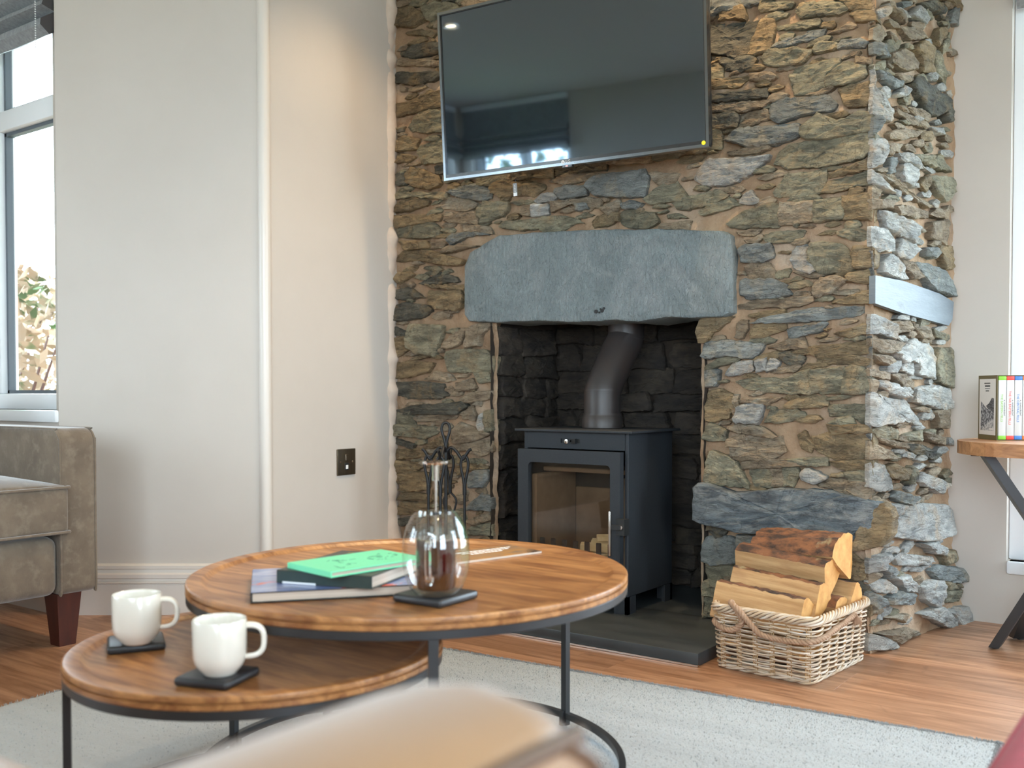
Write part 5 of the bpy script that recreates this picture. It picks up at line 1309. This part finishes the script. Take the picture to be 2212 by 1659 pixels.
# ================================================================== SIDE TABLE WITH BOX SET
stc = Vector((-.405, 3.035, 0)); sth, str_ = .588, .242
stb = thing('side_table', 'small round wooden side table on crossed dark steel legs by the window', 'table', stc)
bw = str_*2/5
for k in range(5):
    a, b = -str_+k*bw, -str_+(k+1)*bw
    ps = []
    N_ = 10
    for i in range(N_+1):
        x = a+.0003+(b-a-.0006)*i/N_; ps.append((x, math.sqrt(max(0, str_**2-x*x))))
    for i in range(N_, -1, -1):
        x = a+.0003+(b-a-.0006)*i/N_; ps.append((x, -math.sqrt(max(0, str_**2-x*x))-.00001))
    g = G().prism(ps, sth-.036, sth, X=Matrix.Rotation(R(40), 4, 'Z'))
    g.obj('top_board', WOODS, stb)
f1, f2 = onz(2150, 1400, 0)-stc, onz(2204, 1381, 0)-stc
def xleg(foot, top, name='leg'):
    a, b = Vector((foot[0], foot[1], 0.006)), Vector((top[0], top[1], sth-.036)); d = (b-a).normalized(); s = Vector((d.y, -d.x, 0)).normalized(); n = d.cross(s)
    hw, hd = .027, .012
    g = G()
    v = []
    for c in (a, b):
        for i, j in ((-1, -1), (1, -1), (1, 1), (-1, 1)):
            q = c+s*hw*i+n*hd*j
            q = q-d*((q.z-c.z)/d.z); v.append(q)
    g.add(v, [(3, 2, 1, 0), (4, 5, 6, 7), (0, 1, 5, 4), (1, 2, 6, 5), (2, 3, 7, 6), (3, 0, 4, 7)])
    l = g.obj(name, IRON, stb)
    G().tube([(a.x, a.y, 0), (a.x, a.y, .007)], .009, 10).obj('foot_pad', BLACK, l)
xleg(f1, (.16, -.03)); xleg((.175, .04), (-.150, -.10)); xleg((f2[0], f2[1]), (.10, -.16)); xleg((.10, -.19), (-.06, .17))
G().box((-.19, -.10, sth-.042), (-.17, -.085, sth-.036)).obj('bumper', BLACK, stb)
# box set
pcn = onz(2153, 951.5, sth); rzs = YAW-R(26.5)+R(26)
ex = Vector((math.cos(rzs), math.sin(rzs), 0)); ey = Vector((-ex.y, ex.x, 0))
OLIVE = M('olive_card', (.135, .105, .045), rough=.6)
hS, dS, thk = .178, .118, .0225
nb = 7
wS = nb*thk+.006
case = thing('book_slipcase', 'olive card slipcase with a pen and ink mountain picture on its side', 'slipcase', (pcn.x, pcn.y, sth), rzs)
g = G().box((0, 0, 0), (.002, dS, hS+.006)).box((wS-.002, 0, 0), (wS, dS, hS+.006)).box((.002, dS-.002, 0), (wS-.002, dS, hS+.006)).box((.002, .002, 0), (wS-.002, dS-.002, .002)).box((.002, .002, hS+.004), (wS-.002, dS-.002, hS+.006))
g.obj('case', OLIVE, case)
PANL = M('print_panel', (.72, .69, .66), rough=.7)
pn = G().box((-.0006, .009, .014), (0, dS-.008, hS-.004)).obj('picture_panel', PANL, case)
INK = M('ink_drawing', (.42, .42, .44), (.06, .06, .07), rough=.7, scale=130, stretch=(1, 1, 1), lo=.42, hi=.56, detail=4)
INKD = M('ink_dark_crag', (.16, .16, .17), (.03, .03, .035), rough=.7, scale=160, lo=.4, hi=.6, detail=3)
INKL = M('ink_light_slope', (.58, .57, .56), (.22, .22, .23), rough=.7, scale=140, lo=.45, hi=.62, detail=3)
def flat(poly, mat, nm, d): G().prism([(y, z) for y, z in poly], -.0006-d, -.0006, axis='x').obj(nm, mat, pn)
flat([(dS-.018, .026), (.018, .026), (.018, .075), (.04, .092), (.06, .088), (dS-.018, .110)], INK, 'drawing', .0002)
flat([(.018, .075), (.018, .118), (.030, .120), (.048, .104), (.066, .097), (.058, .09), (.035, .085)], INKD, 'drawing', .0003)
flat([(dS-.020, .026), (.018, .026), (.018, .060), (.035, .054), (.065, .045), (.085, .034)], INKL, 'drawing', .0004)
flat([(.020, .028), (.046, .028), (.046, .034), (.020, .034)], PANL, 'caption', .0005)
for z, w_, hh in ((.160, .034, .0030), (.1515, .032, .0042), (.1455, .030, .0018), (.138, .018, .0030)):     # lines of lettering too small to read
    y = dS/2-w_/2
    while y < dS/2+w_/2:
        l = rm.uniform(.0012, .0030); G().box((-.0010, y, z), (-.0006, y+l, z+hh)).obj('print_mark', BLACK, pn); y += l+.0011
cols = (((.22, .50, .03), 'green', 'THE EASTERN FELLS'), ((.75, .05, .035), 'red', 'THE FAR EASTERN FELLS'), ((.05, .18, .48), 'blue', 'THE CENTRAL FELLS'), ((.80, .18, .03), 'orange', 'THE SOUTHERN FELLS'),
        ((.80, .60, .05), 'yellow', ''), ((.30, .10, .40), 'purple', ''), ((.05, .40, .42), 'teal', ''))
WC = M('white_jacket', (.60, .59, .57), rough=.45)
for i, (c, nm, ti) in enumerate(cols):
    base = pcn+ex*(.003+i*thk)
    b = thing('guide_book', 'small white guide book with %s bands on the spine in the slipcase' % nm, 'book', (base.x, base.y, sth+.0025), rzs, 'guide books in the slipcase')
    cm = M('band_'+nm, c, rough=.45); t_ = thk-.0008
    G().rbox((.0006, -.002, 0), (t_, dS-.004, hS), .0015, 2).obj('jacket', WC, b, smooth=40)
    for z0, z1 in ((-.0002, .0115), (hS-.0115, hS+.0002)): G().rbox((.0003, -.0024, z0), (t_+.0003, .02, z1), .0015, 2).obj('colour_band', cm, b, smooth=40)
    XS = Matrix.Translation((t_*.42, -.0023, hS*.50)) @ frame((0, 0, 0), (0, 0, -1), (1, 0, 0), (0, -1, 0))
    if i > 3: continue
    text('spine_title', ti, .0088, cm, b, XS)
    text('spine_author', 'A. WAINWRIGHT', .0058, BLACK, b, Matrix.Translation((t_*.76, -.0023, hS*.50)) @ frame((0, 0, 0), (0, 0, -1), (1, 0, 0), (0, -1, 0)))

# ================================================================== CEILING LIGHTS
def downlight(x, y, label, pw=14):
    o = thing('ceiling_downlight', label, 'light', (x, y, ZC-.012), 0, 'recessed ceiling downlights')
    G().lathe([(.030, .012), (.033, .001), (.043, 0), (.045, .003), (.045, .012)], 32).obj('trim_ring', CHROME, o, smooth=40)
    G().lathe([(0, .009), (.030, .009)], 24).obj('lamp_lens', emit('warm_lamp', (1, .74, .42), 60), o)
    l = bpy.data.lights.new('downlight_lamp', 'SPOT'); l.energy = pw; l.color = (1, .74, .45); l.spot_size = R(105); l.spot_blend = .7; l.shadow_soft_size = .03
    lo = bpy.data.objects.new('downlight_lamp', l); COL.objects.link(lo); lo.location = (0, 0, -.006); lo.parent = o
# the lamp mirrored in the screen
Pm = onplane(974, 58, BLp+Uz*zb, tn2); dv = (Pm-CAM).normalized(); rv = dv-2*dv.dot(tn2)*tn2; q = Pm+rv*((ZC-.01-Pm.z)/rv.z)
print('downlight', q, 'screen normal', tn2)
downlight(q.x, q.y, 'recessed warm downlight over the sofa corner', 6)
downlight(-2.12, 2.40, 'recessed warm downlight close to the plain side wall', 26)
downlight(-1.62, 2.38, 'recessed warm downlight directly above the television', 60)
downlight(-.98, 2.38, 'recessed warm downlight near the corner of the chimney breast', 48)
downlight(-.2, .6, 'recessed warm downlight over the rug', 10)
